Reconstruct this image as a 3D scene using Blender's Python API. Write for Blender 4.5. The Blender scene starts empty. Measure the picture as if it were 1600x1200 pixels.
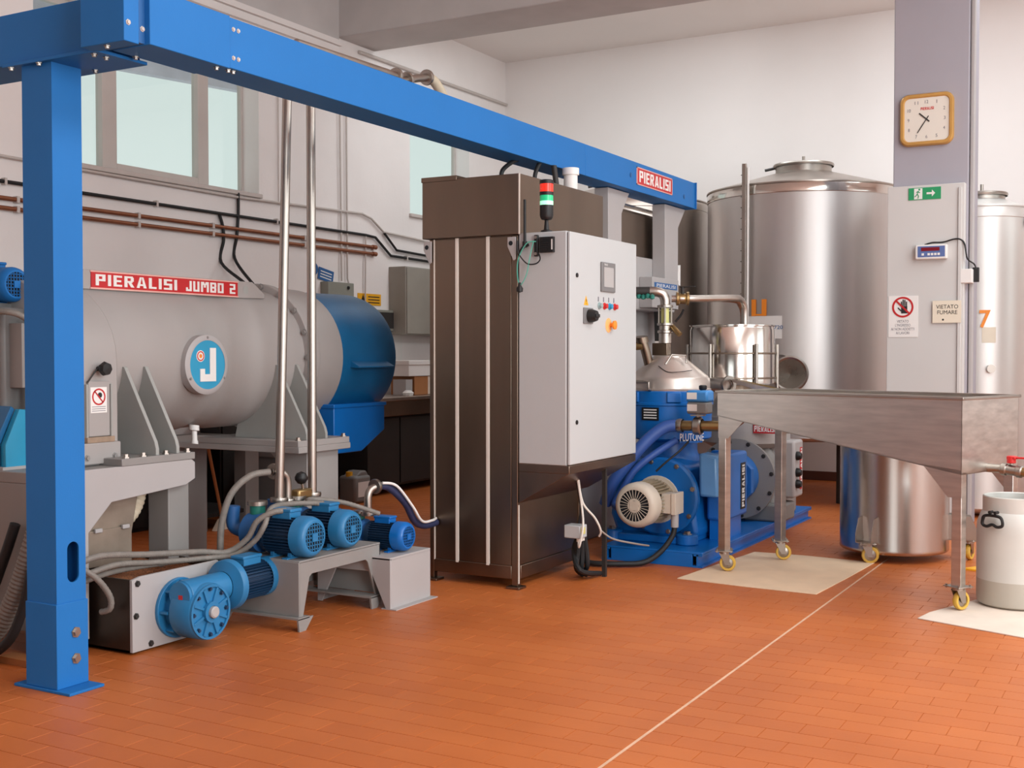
import bpy, math, random
from mathutils import Vector, Matrix
random.seed(7)
scene = bpy.context.scene
COL = scene.collection
R = math.radians

# ------------------------------------------------------------------ camera
cam_d = bpy.data.cameras.new('camera'); cam_d.sensor_width = 36.0; cam_d.lens = 36.0*1843/1600
cam_d.clip_start = .05; cam_d.clip_end = 200
cam = bpy.data.objects.new('camera', cam_d); COL.objects.link(cam)
cam.location = (0, 0, 1.4); cam.rotation_euler = (R(90-1.49), 0, R(29.2))
scene.camera = cam
# ------------------------------------------------------------------ world, lights, exposure
world = bpy.data.worlds.new('overcast_sky'); scene.world = world; world.use_nodes = True
bg = world.node_tree.nodes['Background']; bg.inputs[0].default_value = (.80, .90, .88, 1); bg.inputs[1].default_value = .88
DAY = (.90, .97, 1.0)
def area(name, loc, rot, sx, sy, power, col=(1, .95, .9)):
    d = bpy.data.lights.new(name, 'AREA'); d.shape = 'RECTANGLE'; d.size = sx; d.size_y = sy; d.energy = power; d.color = col
    o = bpy.data.objects.new(name, d); COL.objects.link(o); o.location = loc; o.rotation_euler = rot
    return o
for yy, pw_ in ((.9, 350), (6.2, 95), (10.2, 28)):                       # daylight of the three big windows in the right-hand wall
    area('window_daylight', (3.9, yy, 2.55), (0, R(90), 0), 2.9, 2.6, pw_, DAY)
area('doorway_daylight', (.6, -3.9, 1.75), (R(90), 0, 0), 3.0, 3.3, 40, DAY)   # open gate behind the camera
area('overhead_fill', (1.4, 5.5, 5.04), (0, 0, 0), 2.4, 7.0, 300, DAY)     # unseen fill added above the right-hand aisle to lift the ambient
area('overhead_fill', (-2.8, 10.75, 5.04), (0, 0, 0), 6.4, .8, 110, DAY)  # added fill hidden behind the roof beam, brightens the back wall
vs = scene.view_settings; vs.view_transform = 'Standard'; vs.look = 'None'; vs.gamma = 1; vs.exposure = 0.07
vs.use_curve_mapping = False

# ------------------------------------------------------------------ materials
def lin(c):
    c = c/255.0
    return c/12.92 if c <= .04045 else ((c+.055)/1.055)**2.4
def rgb(r, g, b): return (lin(r), lin(g), lin(b), 1)
MATS = {}
def mat(name, col, rough=.5, metal=0., var=.08, scale=6., bump=0., bscale=40., stretch=(1, 1, 1), emit=0., spec=.5, coat=0.):
    if name in MATS: return MATS[name]
    m = bpy.data.materials.new(name); m.use_nodes = True; nt = m.node_tree; N = nt.nodes; L = nt.links
    b = N['Principled BSDF']; c = rgb(*col)
    b.inputs['Roughness'].default_value = rough; b.inputs['Metallic'].default_value = metal
    b.inputs['Specular IOR Level'].default_value = spec; b.inputs['Coat Weight'].default_value = coat
    tc = N.new('ShaderNodeTexCoord'); mp = N.new('ShaderNodeMapping'); mp.inputs['Scale'].default_value = stretch
    L.new(tc.outputs['Object'], mp.inputs['Vector'])
    if var > 0:
        nz = N.new('ShaderNodeTexNoise'); nz.inputs['Scale'].default_value = scale; nz.inputs['Detail'].default_value = 5
        L.new(mp.outputs[0], nz.inputs['Vector'])
        cr = N.new('ShaderNodeValToRGB'); e = cr.color_ramp.elements
        e[0].position = .3; e[1].position = .72
        e[0].color = (c[0]*(1-var), c[1]*(1-var), c[2]*(1-var), 1); e[1].color = (min(1, c[0]*(1+var)), min(1, c[1]*(1+var)), min(1, c[2]*(1+var)), 1)
        L.new(nz.outputs['Fac'], cr.inputs[0]); L.new(cr.outputs[0], b.inputs['Base Color'])
        if metal > .5:
            mr = N.new('ShaderNodeMapRange'); mr.inputs[3].default_value = rough*.8; mr.inputs[4].default_value = rough*1.25
            L.new(nz.outputs['Fac'], mr.inputs[0]); L.new(mr.outputs[0], b.inputs['Roughness'])
    else:
        b.inputs['Base Color'].default_value = c
    if bump > 0:
        n2 = N.new('ShaderNodeTexNoise'); n2.inputs['Scale'].default_value = bscale; n2.inputs['Detail'].default_value = 4
        L.new(mp.outputs[0], n2.inputs['Vector'])
        bp = N.new('ShaderNodeBump'); bp.inputs['Strength'].default_value = bump; bp.inputs['Distance'].default_value = .01
        L.new(n2.outputs['Fac'], bp.inputs['Height']); L.new(bp.outputs[0], b.inputs['Normal'])
    if emit > 0:
        b.inputs['Emission Color'].default_value = c; b.inputs['Emission Strength'].default_value = emit
    MATS[name] = m; return m
def tile_mat(name, island):
    m = bpy.data.materials.new(name); m.use_nodes = True; nt = m.node_tree; N = nt.nodes; L = nt.links; b = N['Principled BSDF']
    if island: g = N.new('ShaderNodeNewGeometry'); rnd = g.outputs['Random Per Island']
    else: g = N.new('ShaderNodeObjectInfo'); rnd = g.outputs['Random']
    g2 = N.new('ShaderNodeNewGeometry')
    cr = N.new('ShaderNodeValToRGB'); e = cr.color_ramp.elements
    e[0].color = rgb(186, 100, 45); e[1].color = rgb(192, 106, 49); e.new(.5).color = rgb(189, 103, 47)
    L.new(rnd, cr.inputs[0])
    nz = N.new('ShaderNodeTexNoise'); nz.inputs['Scale'].default_value = 1.1; nz.inputs['Detail'].default_value = 6; L.new(g2.outputs['Position'], nz.inputs['Vector'])
    mx = N.new('ShaderNodeMix'); mx.data_type = 'RGBA'; mx.blend_type = 'MULTIPLY'; mx.inputs['Factor'].default_value = 1
    c2 = N.new('ShaderNodeValToRGB'); f = c2.color_ramp.elements; f[0].position = .32; f[0].color = (.86, .80, .74, 1); f[1].position = .66; f[1].color = (1.06, 1.06, 1.06, 1)
    L.new(nz.outputs['Fac'], c2.inputs[0]); L.new(cr.outputs[0], mx.inputs['A']); L.new(c2.outputs[0], mx.inputs['B']); L.new(mx.outputs['Result'], b.inputs['Base Color'])
    mr = N.new('ShaderNodeMapRange'); mr.inputs[3].default_value = .36; mr.inputs[4].default_value = .6; L.new(nz.outputs['Fac'], mr.inputs[0]); L.new(mr.outputs[0], b.inputs['Roughness'])
    n3 = N.new('ShaderNodeTexNoise'); n3.inputs['Scale'].default_value = 45; L.new(g2.outputs['Position'], n3.inputs['Vector'])
    bp = N.new('ShaderNodeBump'); bp.inputs['Strength'].default_value = .12; bp.inputs['Distance'].default_value = .004; L.new(n3.outputs['Fac'], bp.inputs['Height']); L.new(bp.outputs[0], b.inputs['Normal'])
    return m
def glass_mat():
    m = bpy.data.materials.new('window_glass'); m.use_nodes = True; nt = m.node_tree; N = nt.nodes; L = nt.links
    for n in list(N):
        if n.type == 'BSDF_PRINCIPLED': N.remove(n)
    t = N.new('ShaderNodeBsdfTransparent'); t.inputs[0].default_value = (.95, .98, .97, 1)
    g = N.new('ShaderNodeBsdfGlossy'); g.inputs['Roughness'].default_value = .02
    mx = N.new('ShaderNodeMixShader'); mx.inputs[0].default_value = .06; L.new(t.outputs[0], mx.inputs[1]); L.new(g.outputs[0], mx.inputs[2])
    L.new(mx.outputs[0], N['Material Output'].inputs['Surface']); return m
GLASS = glass_mat()
TILE_A = tile_mat('terracotta_tile', False); TILE_B = tile_mat('terracotta_tile_field', True)
PLASTER = mat('white_plaster', (236, 229, 226), .85, var=.035, scale=1.6, bump=.12, bscale=25)
PLASTER_B = mat('white_plaster_smooth', (238, 231, 228), .85, var=.02, scale=1.2, bump=.05, bscale=20)
CEIL = mat('ceiling_paint', (236, 228, 224), .9, var=.02, scale=1)
CONCRETE = mat('grey_concrete', (196, 190, 188), .85, var=.06, scale=2.5, bump=.1, bscale=18)
GROUT = mat('grout', (184, 105, 55), .85, var=.1, scale=8)
PALEGROUT = mat('pale_joint', (214, 170, 140), .8, var=.1, scale=10)
BLUE = mat('gantry_blue', (34, 110, 180), .5, spec=.22, var=.03, scale=4, bump=.05, bscale=120)
MBLUE = mat('motor_blue', (40, 118, 168), .4, var=.06, scale=9)
MBLUE_D = mat('motor_blue_fins', (18, 50, 80), .5, var=.08, scale=9)
SBLUE = mat('separator_blue', (12, 104, 184), .33, var=.05, scale=6)
CAPBLUE = mat('cover_blue', (16, 98, 148), .42, var=.08, scale=7, bump=.06, bscale=60)
TURQ = mat('turquoise_paint', (40, 150, 190), .4, var=.05)
DGREY = mat('machine_grey', (162, 156, 153), .48, var=.03, scale=3, bump=.03, bscale=50)
FGREY = mat('frame_grey', (140, 136, 133), .5, var=.05, scale=4)
GUSSET = mat('gusset_grey', (158, 158, 154), .5, var=.05, scale=4)
LGREY = mat('light_grey_paint', (172, 167, 166), .5, var=.03, scale=3)
WHITE = mat('cabinet_white', (190, 191, 191), .4, var=.012, scale=2)
WTRIM = mat('white_trim', (226, 218, 208), .45, var=.02)
STEEL = mat('brushed_steel', (186, 176, 168), .34, 1, var=.09, scale=7, stretch=(1, 1, .12), bump=.02, bscale=60)
DSTEEL = mat('dull_steel', (132, 116, 102), .36, 1, var=.08, scale=5, stretch=(1, 1, .15))
TANKST = mat('tank_steel', (206, 200, 197), .43, 1, var=.06, scale=5, stretch=(1, 1, .10), bump=.02, bscale=30)
TANKW = mat('pale_tank_steel', (226, 222, 218), .42, .6, var=.04, scale=5, stretch=(1, 1, .10))
SHINY = mat('polished_steel', (214, 207, 200), .14, 1, var=.05, scale=8)
PIPEST = mat('pipe_steel', (172, 164, 156), .36, 1, var=.06, scale=9)
TROL = mat('trolley_steel', (204, 197, 190), .38, 1, var=.12, scale=9, stretch=(.5, 1, 4))
COPPER = mat('copper_pipe', (152, 98, 72), .4, .6, var=.15, scale=8)
BRASS = mat('brass_fitting', (168, 140, 96), .35, .9, var=.1)
BLACK = mat('black_plastic', (22, 21, 22), .5, var=.1)
BLACKR = mat('black_rubber', (26, 26, 28), .6, var=.1)
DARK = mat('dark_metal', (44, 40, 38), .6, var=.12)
SHADOW = mat('dark_grille', (16, 22, 30), .7, var=.1)
CONDUIT = mat('grey_conduit', (128, 121, 114), .55, var=.12, scale=30, bump=.3, bscale=160)
HOSEBLUE = mat('blue_hose', (48, 84, 156), .5, var=.08, bump=.08, bscale=60)
HOSECR = mat('cream_hose', (206, 192, 168), .5, var=.06)
RED = mat('sign_red', (190, 34, 38), .45, var=.05)
REDL = mat('lever_red', (206, 40, 40), .4, var=.04)
PAPER = mat('sign_white', (232, 228, 224), .6, var=.015)
CREAM = mat('sign_cream', (228, 216, 196), .6, var=.02)
INK = mat('ink_black', (34, 32, 34), .6, var=0)
INKGREY = mat('ink_grey', (120, 116, 124), .6, var=0)
SIGNBLUE = mat('sign_blue', (36, 92, 150), .5, var=.04)
CYAN = mat('emblem_cyan', (48, 152, 192), .45, var=.04)
YEL = mat('sign_yellow', (236, 170, 30), .5, var=.04)
YWHEEL = mat('yellow_wheel', (214, 170, 70), .5, var=.08)
ORANGE = mat('label_orange', (240, 140, 40), .5, var=.03)
GREEN = mat('exit_green', (40, 150, 96), .45, var=.03)
GOLD = mat('clock_gold', (206, 158, 88), .35, .35, var=.08)
DIAL = mat('clock_dial', (226, 218, 206), .5, var=.01)
COLUMN = mat('column_lilac_grey', (164, 160, 168), .7, var=.03, scale=2)
PANEL = mat('column_panel', (204, 201, 198), .6, var=.02, scale=2)
CARD = mat('cardboard', (228, 198, 166), .85, var=.06, scale=5, bump=.12, bscale=14)
CARDP = mat('cardboard_pale', (222, 204, 188), .85, var=.08, scale=5)
BROWNBOX = mat('brown_box', (164, 108, 66), .8, var=.06)
WOOD = mat('wood_handle', (168, 104, 56), .6, var=.12)
POMACE = mat('olive_pomace', (128, 78, 46), .9, var=.5, scale=120, bump=.6, bscale=150)
HDPE = mat('milky_plastic', (206, 203, 196), .5, var=.03)
HDPEL = mat('milky_plastic_full', (182, 174, 162), .5, var=.03)
GREYPL = mat('grey_plastic', (128, 126, 124), .55, var=.05)
BOXGREY = mat('junction_grey', (138, 138, 128), .6, var=.05)
WALLBOX = mat('wall_cabinet_grey', (150, 144, 134), .55, var=.04)
FRAMEW = mat('window_frame_grey', (196, 186, 180), .5, var=.03)
MOTW = mat('motor_beige', (206, 194, 178), .45, var=.05)
FINW = mat('motor_beige_fins', (168, 150, 124), .5, var=.15, scale=14)
PALEBLUE = mat('guard_pale_blue', (96, 152, 206), .3, var=.06)
SEPTOP = mat('separator_hood', (198, 186, 178), .34, .7, var=.05, scale=5)
SGLASS = mat('sight_glass', (206, 204, 128), .2, var=.05)
TEAL = mat('teal_fitting', (30, 120, 106), .45, var=.06)
OIL = mat('olive_oil', (168, 140, 40), .1, var=.05)
LRED = mat('lamp_red', (240, 52, 34), .25, var=0, emit=.45)
LGREEN = mat('lamp_green', (40, 190, 128), .25, var=0, emit=.35)
LGREENB = mat('lamp_green_lit', (170, 250, 210), .25, var=0, emit=.8)
SCREEN = mat('touch_screen', (176, 172, 170), .2, var=.02)
SCRGREY = mat('screen_bezel', (120, 118, 118), .45, var=.03)
DISPRED = mat('display_red', (122, 28, 40), .25, var=.03)
RUST = mat('rusty_rack', (92, 72, 62), .6, var=.25, scale=18)

# ------------------------------------------------------------------ mesh helpers
ORG = {}
class MB:
    def __init__(s, M=None): s.v = []; s.f = []; s.M = M
    def add(s, vs_, fs):
        o = len(s.v)
        s.v += [(s.M @ Vector(p)) if s.M is not None else Vector(p) for p in vs_]
        s.f += [tuple(i+o for i in f) for f in fs]; return s
    def box(s, x0, x1, y0, y1, z0, z1):
        return s.add([(x0,y0,z0),(x1,y0,z0),(x1,y1,z0),(x0,y1,z0),(x0,y0,z1),(x1,y0,z1),(x1,y1,z1),(x0,y1,z1)],
                     [(0,3,2,1),(4,5,6,7),(0,1,5,4),(1,2,6,5),(2,3,7,6),(3,0,4,7)])
    def prism(s, pts, ax, a, b):
        n = len(pts); f = {'x': lambda p, t: (t, p[0], p[1]), 'y': lambda p, t: (p[0], t, p[1]), 'z': lambda p, t: (p[0], p[1], t)}[ax]
        ar = sum(pts[i][0]*pts[(i+1)%n][1]-pts[(i+1)%n][0]*pts[i][1] for i in range(n))
        if (ar < 0) != (ax == 'y'): pts = pts[::-1]
        a, b = min(a, b), max(a, b)
        return s.add([f(p, a) for p in pts]+[f(p, b) for p in pts],
                     [tuple(range(n))[::-1], tuple(range(n, 2*n))]+[(i, (i+1)%n, n+(i+1)%n, n+i) for i in range(n)])
    def lathe(s, prof, c=(0,0,0), ax=(0,0,1), n=32, a0=0., a1=2*math.pi):
        ax = Vector(ax).normalized(); u = ax.orthogonal().normalized() if abs(ax.z) < .9 else Vector((1,0,0)); w = ax.cross(u)
        c = Vector(c); full = abs(a1-a0-2*math.pi) < 1e-6; m = n if full else n+1; vs_ = []; fs = []
        for r, h in prof:
            for i in range(m):
                t = a0+(a1-a0)*i/n; vs_.append(c+ax*h+(u*math.cos(t)+w*math.sin(t))*max(r, 1e-5))
        for j in range(len(prof)-1):
            for i in range(n):
                k = (i+1) % m; fs.append((j*m+i, j*m+k, (j+1)*m+k, (j+1)*m+i))
        return s.add(vs_, fs)
    def cyl(s, p0, p1, r0, r1=None, n=20):
        p0 = Vector(p0); p1 = Vector(p1); L = (p1-p0).length; r1 = r0 if r1 is None else r1
        return s.lathe([(0,0),(r0,0),(r1,L),(0,L)], p0, p1-p0, n)
    def ring(s, c, ax, ri, ro, h, n=32):
        return s.lathe([(ri,0),(ro,0),(ro,h),(ri,h),(ri,0)], c, ax, n)
    def tube(s, pts, r, n=10, sub=6, smooth=True):
        P = [Vector(p) for p in pts]
        if smooth and len(P) > 2:
            Q = []
            for i in range(len(P)-1):
                a = P[max(i-1,0)]; b = P[i]; c = P[i+1]; d = P[min(i+2,len(P)-1)]
                for k in range(sub):
                    t = k/sub; Q.append(.5*((2*b)+(c-a)*t+(2*a-5*b+4*c-d)*t*t+(3*b-a-3*c+d)*t**3))
            P = Q+[P[-1]]
        m = len(P); T = [(P[min(i+1,m-1)]-P[max(i-1,0)]).normalized() for i in range(m)]
        u = T[0].orthogonal().normalized(); vs_ = []; fs = []
        for i in range(m):
            u = (u-T[i]*u.dot(T[i])).normalized(); w = T[i].cross(u)
            for k in range(n):
                t = 2*math.pi*k/n; vs_.append(P[i]+(u*math.cos(t)+w*math.sin(t))*r)
        for i in range(m-1):
            for k in range(n):
                l = (k+1) % n; fs.append((i*n+k, i*n+l, (i+1)*n+l, (i+1)*n+k))
        fs += [tuple(range(n))[::-1], tuple(range((m-1)*n, m*n))]
        return s.add(vs_, fs)
    def corr(s, pts, r, pitch=.018, n=12):
        """corrugated hose: a tube whose radius steps along its length"""
        P = [Vector(p) for p in pts]; Q = []
        for i in range(len(P)-1):
            a = P[max(i-1,0)]; b = P[i]; c = P[i+1]; d = P[min(i+2,len(P)-1)]
            st = max(2, int((c-b).length/pitch*2))
            for k in range(st):
                t = k/st; Q.append(.5*((2*b)+(c-a)*t+(2*a-5*b+4*c-d)*t*t+(3*b-a-3*c+d)*t**3))
        P = Q+[P[-1]]; m = len(P); T = [(P[min(i+1,m-1)]-P[max(i-1,0)]).normalized() for i in range(m)]
        u = T[0].orthogonal().normalized(); vs_ = []; fs = []
        for i in range(m):
            u = (u-T[i]*u.dot(T[i])).normalized(); w = T[i].cross(u); q = r*(1 if i % 2 else .9)
            for k in range(n):
                t = 2*math.pi*k/n; vs_.append(P[i]+(u*math.cos(t)+w*math.sin(t))*q)
        for i in range(m-1):
            for k in range(n):
                l = (k+1) % n; fs.append((i*n+k, i*n+l, (i+1)*n+l, (i+1)*n+k))
        fs += [tuple(range(n))[::-1], tuple(range((m-1)*n, m*n))]
        return s.add(vs_, fs)
    def build(s, name, m, parent=None, bevel=0., smooth=True, angle=38, local=False):
        me = bpy.data.meshes.new(name)
        if parent is not None: o3 = ORG.get(parent, Vector((0,0,0)))
        else:
            xs = [p[0] for p in s.v]; ys = [p[1] for p in s.v]; zs = [p[2] for p in s.v]
            o3 = Vector(((min(xs)+max(xs))/2, (min(ys)+max(ys))/2, min(zs)))
        me.from_pydata([tuple(Vector(p)-o3) for p in s.v], [], s.f)
        me.materials.append(m)
        if smooth:
            me.polygons.foreach_set('use_smooth', [True]*len(me.polygons))
            try: me.set_sharp_from_angle(angle=R(angle))
            except Exception: pass
        me.update()
        o = bpy.data.objects.new(name, me); COL.objects.link(o)
        if parent is not None: o.parent = parent
        else: o.location = o3
        ORG[o] = o3
        if bevel > 0:
            bv = o.modifiers.new('bevel', 'BEVEL'); bv.width = bevel; bv.segments = 2; bv.limit_method = 'ANGLE'; bv.angle_limit = R(40)
        return o
def tag(o, label, cat, group=None):
    o['label'] = label; o['category'] = cat
    if group: o['group'] = group
    return o
def thing(name, loc, label, cat, group=None, rotz=0., local=False):
    o = bpy.data.objects.new(name, None); o.empty_display_size = .1; COL.objects.link(o)
    o.location = loc; o.rotation_euler = (0, 0, rotz); ORG[o] = Vector((0,0,0)) if local else Vector(loc)
    return tag(o, label, cat, group)
def struct(o): o['kind'] = 'structure'; return o
def copy_tree(o, parent=None):
    c = o.copy(); COL.objects.link(c); c.parent = parent; ORG[c] = ORG.get(o, Vector())
    for ch in list(o.children): copy_tree(ch, c)
    return c
def bolts(parent, pts, ax, r=.011, h=.009, m=None, name='bolt'):
    """hex-headed bolts with a washer, sharing one mesh"""
    me = None
    for p in pts:
        if me is None:
            mb = MB(); mb.lathe([(0,0),(r*1.5,0),(r*1.5,h*.3),(r,h*.3),(r,h),(0,h)], p, ax, 6)
            o = mb.build(name, m or PIPEST, parent, smooth=False); me = o; p0 = Vector(p)
        else:
            c = me.copy(); COL.objects.link(c); c.parent = parent; c.location = Vector(p)-p0
def text(name, s_, m, parent, c, u, v, w, h, depth=.0012, bold=.0):
    """flat lettering fitted into a w x h box centred at c in the plane u (reading direction), v (up)"""
    cu = bpy.data.curves.new('t', 'FONT'); cu.body = s_; cu.align_x = 'CENTER'; cu.offset = bold; cu.resolution_u = 3
    t = bpy.data.objects.new('t', cu); COL.objects.link(t)
    dg = bpy.context.evaluated_depsgraph_get(); me = t.evaluated_get(dg).to_mesh()
    P = [p.co.copy() for p in me.vertices]; F = [tuple(p.vertices) for p in me.polygons]
    t.evaluated_get(dg).to_mesh_clear(); bpy.data.objects.remove(t); bpy.data.curves.remove(cu)
    xs = [p.x for p in P]; ys = [p.y for p in P]; x0, x1, y0, y1 = min(xs), max(xs), min(ys), max(ys)
    c = Vector(c); u = Vector(u).normalized(); v = Vector(v).normalized(); n = u.cross(v)
    mb = MB(); mb.add([c+u*((p.x-(x0+x1)/2)/(x1-x0)*w)+v*((p.y-(y0+y1)/2)/(y1-y0)*h)+n*depth for p in P], F)
    return mb.build(name, m, parent, smooth=False)
GL = {'P': [(0,0,.2,1),(.2,.82,.62,1),(.2,.4,.62,.58),(.42,.58,.62,.82)], 'I': [(0,0,.2,1)], 'E': [(0,0,.2,1),(.2,.82,.56,1),(.2,.41,.5,.59),(.2,0,.56,.18)],
      'R': [(0,0,.2,1),(.2,.83,.56,1),(.2,.42,.54,.58),(.42,.54,.62,.9),(.44,0,.66,0,.46,.42,.24,.42)], 'A': [(0,0,.2,0,.34,1,.22,1),(.48,0,.68,0,.46,1,.34,1),(.228,.2,.452,.2,.431,.36,.249,.36)],
      'L': [(0,0,.2,1),(.2,0,.54,.18)], 'S': [(0,.82,.6,1),(0,.5,.2,.82),(0,.41,.6,.59),(.4,.18,.6,.5),(0,0,.6,.18)],
      'J': [(.36,0,.56,1),(0,0,.36,.18),(0,.18,.18,.36)], 'U': [(0,0,.2,1),(.42,0,.62,1),(.2,0,.42,.18)], 'M': [(0,0,.2,1),(.6,0,.8,1),(.2,.7,.33,1),(.47,.7,.6,1),(.31,.45,.49,.85)],
      'B': [(0,0,.2,1),(.2,.82,.6,1),(.2,.41,.6,.59),(.2,0,.6,.18),(.42,.18,.62,.45),(.42,.55,.62,.86)], 'O': [(0,0,.2,1),(.42,0,.62,1),(.2,.82,.42,1),(.2,0,.42,.18)],
      '2': [(0,.82,.6,1),(.4,.5,.6,.82),(0,.41,.6,.59),(0,.18,.2,.5),(0,0,.6,.18)], 'T': [(0,.82,.6,1),(.2,0,.4,.82)], ' ': [],
      'N': [(0,0,.2,1),(.42,0,.62,1),(.16,.5,.3,.86),(.3,.2,.46,.6)]}
def block(name, s_, m, parent, c, u, v, w, h, depth=.002):
    """heavy square sign lettering, every letter a set of raised strokes"""
    x = 0.; q = []
    for ch in s_:
        wd = max([max(r[0::2]) for r in GL[ch]], default=.35)
        q += [[(r[0]+x,r[1]),(r[2]+x,r[1]),(r[2]+x,r[3]),(r[0]+x,r[3])] if len(r) == 4 else [(r[i]+x,r[i+1]) for i in (0,2,4,6)] for r in GL[ch]]; x += wd+.16
    tot = x-.16; c = Vector(c); u = Vector(u).normalized(); v = Vector(v).normalized(); n = u.cross(v); mb = MB()
    for i_, Q in enumerate(q):
        dk = depth*(1+.04*(i_ % 9))
        pt = lambda a, b, d: c+u*((a/tot-.5)*w)+v*((b-.5)*h)+n*d
        P = [pt(a,b,d) for d in (0,dk) for a, b in Q]
        mb.add(P, [(4,5,6,7),(0,1,5,4),(1,2,6,5),(2,3,7,6),(3,0,4,7)])
    return mb.build(name, m, parent, smooth=False)
def motor(parent, M, r, L, cover, body, head=None, box='z', feet=True, box_m=None, flange=None, box_side=1):
    """fan-cooled motor; local +x runs from the fan cover to the shaft"""
    mb = MB(M); X = (1,0,0)
    mb.lathe([(.70*r,.012*L),(.70*r,0),(.80*r,0),(.93*r,.035*L),(r,.11*L),(r,.30*L),(.95*r,.31*L),(.95*r,.2*L)], (0,0,0), X, 32)
    k = 7; st = 1.4*r/k
    if head == 'radial':
        for i in range(26):
            mb.M = M @ Matrix.Rotation(2*math.pi*i/26, 4, 'X'); mb.box(0, .012*L, .30*r, .72*r, -.009*r, .009*r)
        mb.M = M; mb.ring((0,0,0), X, .22*r, .31*r, .012*L, 24)
    for i in (range(-3, 4) if head != 'radial' else ()):                                  # bars of the fan grille
        q = i*st*.95; e = math.sqrt(max(0, (.70*r)**2-q*q))
        mb.box(0, .012*L, q-.1*st, q+.1*st, -e, e); mb.box(0, .012*L, -e, e, q-.1*st, q+.1*st)
    mb.box(-.004, .012*L, -.2*r, .2*r, -.2*r, .2*r)
    fc = mb.build('fan_cover', cover, parent)
    MB(M).lathe([(0,.03*L),(.72*r,.03*L)], (0,0,0), X, 24).build('grille_backing', SHADOW, fc)
    mb = MB(M); mb.lathe([(0,.26*L),(.80*r,.26*L),(.80*r,.9*L),(.9*r,.91*L),(.9*r,L),(0,L)], (0,0,0), X, 28)
    hs = mb.build('motor_housing', body, parent)
    fin = None; nf = 36
    for i in range(nf):
        a = 2*math.pi*i/nf
        if box == 'z' and abs(a-math.pi/2) < .3: continue
        Mi = M @ Matrix.Rotation(a, 4, 'X')
        mb = MB(Mi); mb.box(.31*L, .9*L, .78*r, .985*r, -.016*r, .016*r)
        mb.build('cooling_fin', body, hs, smooth=False)
    mb = MB(M); b = .42*r
    if box == 'z':
        mb.box(.42*L, .82*L, -b, b, .8*r, 1.28*r); mb.box(.40*L, .84*L, -b*1.05, b*1.05, 1.16*r, 1.32*r)
    else:
        mb.box(.45*L, .8*L, box_side*.8*r, box_side*1.35*r, -b, b*1.1); mb.box(.43*L, .82*L, box_side*1.28*r, box_side*1.5*r, -b*1.1, b*1.2)
    mb.build('terminal_box', box_m or cover, parent, bevel=.004)
    if feet:
        mb = MB(M)
        for x in (.40, .78):
            mb.box((x-.06)*L, (x+.06)*L, -.9*r, .9*r, -1.08*r, -.98*r); mb.box((x-.04)*L, (x+.04)*L, -.55*r, .55*r, -1.0*r, -.7*r)
        mb.build('motor_foot', cover, parent, bevel=.002)
    if flange:
        mb = MB(M); mb.cyl((L,0,0), (L+.03,0,0), flange, n=32); mb.build('motor_flange', cover, parent, bevel=.003)

# ================================================================== SETTING
XL, XR, YF, YB, ZC = -7.36, 4.0, -4.0, 13.0, 5.05
fl = struct(MB().box(XL-.3, XR+.3, YF-.3, YB+.3, -.12, -.003).build('floor', GROUT, smooth=False))
# terracotta tiles in a running bond, a wide pale joint along x = -1.67
TW, TD, G = .24, .12, .0022
tiles = []
def row_tiles(x_from, x_to, sgn):
    j = 0; y = YF
    while y < YB:
        off = 0 if j % 2 else TW/2; x = x_from
        first = True
        while (x-x_to)*sgn < 0:
            w = TW-off if first and off else TW
            a, b = (x, x+sgn*w); first = False
            if (b-x_to)*sgn > 0: b = x_to
            tiles.append((min(a, b), max(a, b), y, min(y+TD, YB), abs(b-a) > TW-.001 and y+TD <= YB)); x = b
        y += TD; j += 1
row_tiles(-1.676, XL, -1); row_tiles(-1.664, XR, 1)
def tile_geo(mb, x0, x1, y0, y1):
    g = G/2; c = .001; z0, z1 = -.004, 0.
    if x1-x0 < .012 or y1-y0 < .012: return
    a = (x0+g, x1-g, y0+g, y1-g); b = (a[0]+c, a[1]-c, a[2]+c, a[3]-c)
    mb.add([(a[0],a[2],z0),(a[1],a[2],z0),(a[1],a[3],z0),(a[0],a[3],z0),(b[0],b[2],z1),(b[1],b[2],z1),(b[1],b[3],z1),(b[0],b[3],z1)],
           [(4,5,6,7),(0,1,5,4),(1,2,6,5),(2,3,7,6),(3,0,4,7)])
yaw = R(29.2)
def in_view(x, y):
    d = -math.sin(yaw)*x+math.cos(yaw)*y; r = math.cos(yaw)*x+math.sin(yaw)*y
    return d > 3.95 and abs(r/d) < 800/1843+.02
cand = sorted([t for t in tiles if t[4] and in_view((t[0]+t[1])/2, (t[2]+t[3])/2)], key=lambda t: ((t[0]+t[1])/2)**2+((t[2]+t[3])/2)**2)[:300]
near = set(cand); fm = MB()
for t in tiles:
    if t not in near: tile_geo(fm, *t[:4])
tf = fm.build('tile_field', TILE_B, fl, smooth=False); tf['kind'] = 'stuff'
pm = MB(); tile_geo(pm, -TW/2, TW/2, -TD/2, TD/2); me = bpy.data.meshes.new('tile'); me.from_pydata([tuple(p) for p in pm.v], [], pm.f); me.materials.append(TILE_A)
for t in cand:
    o = bpy.data.objects.new('tile', me); COL.objects.link(o); o.parent = fl
    o.location = Vector(((t[0]+t[1])/2, (t[2]+t[3])/2, 0))-ORG[fl]
MB().box(-1.676, -1.664, YF, YB, -.004, -.0004).build('joint_strip', PALEGROUT, fl, smooth=False)

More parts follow.
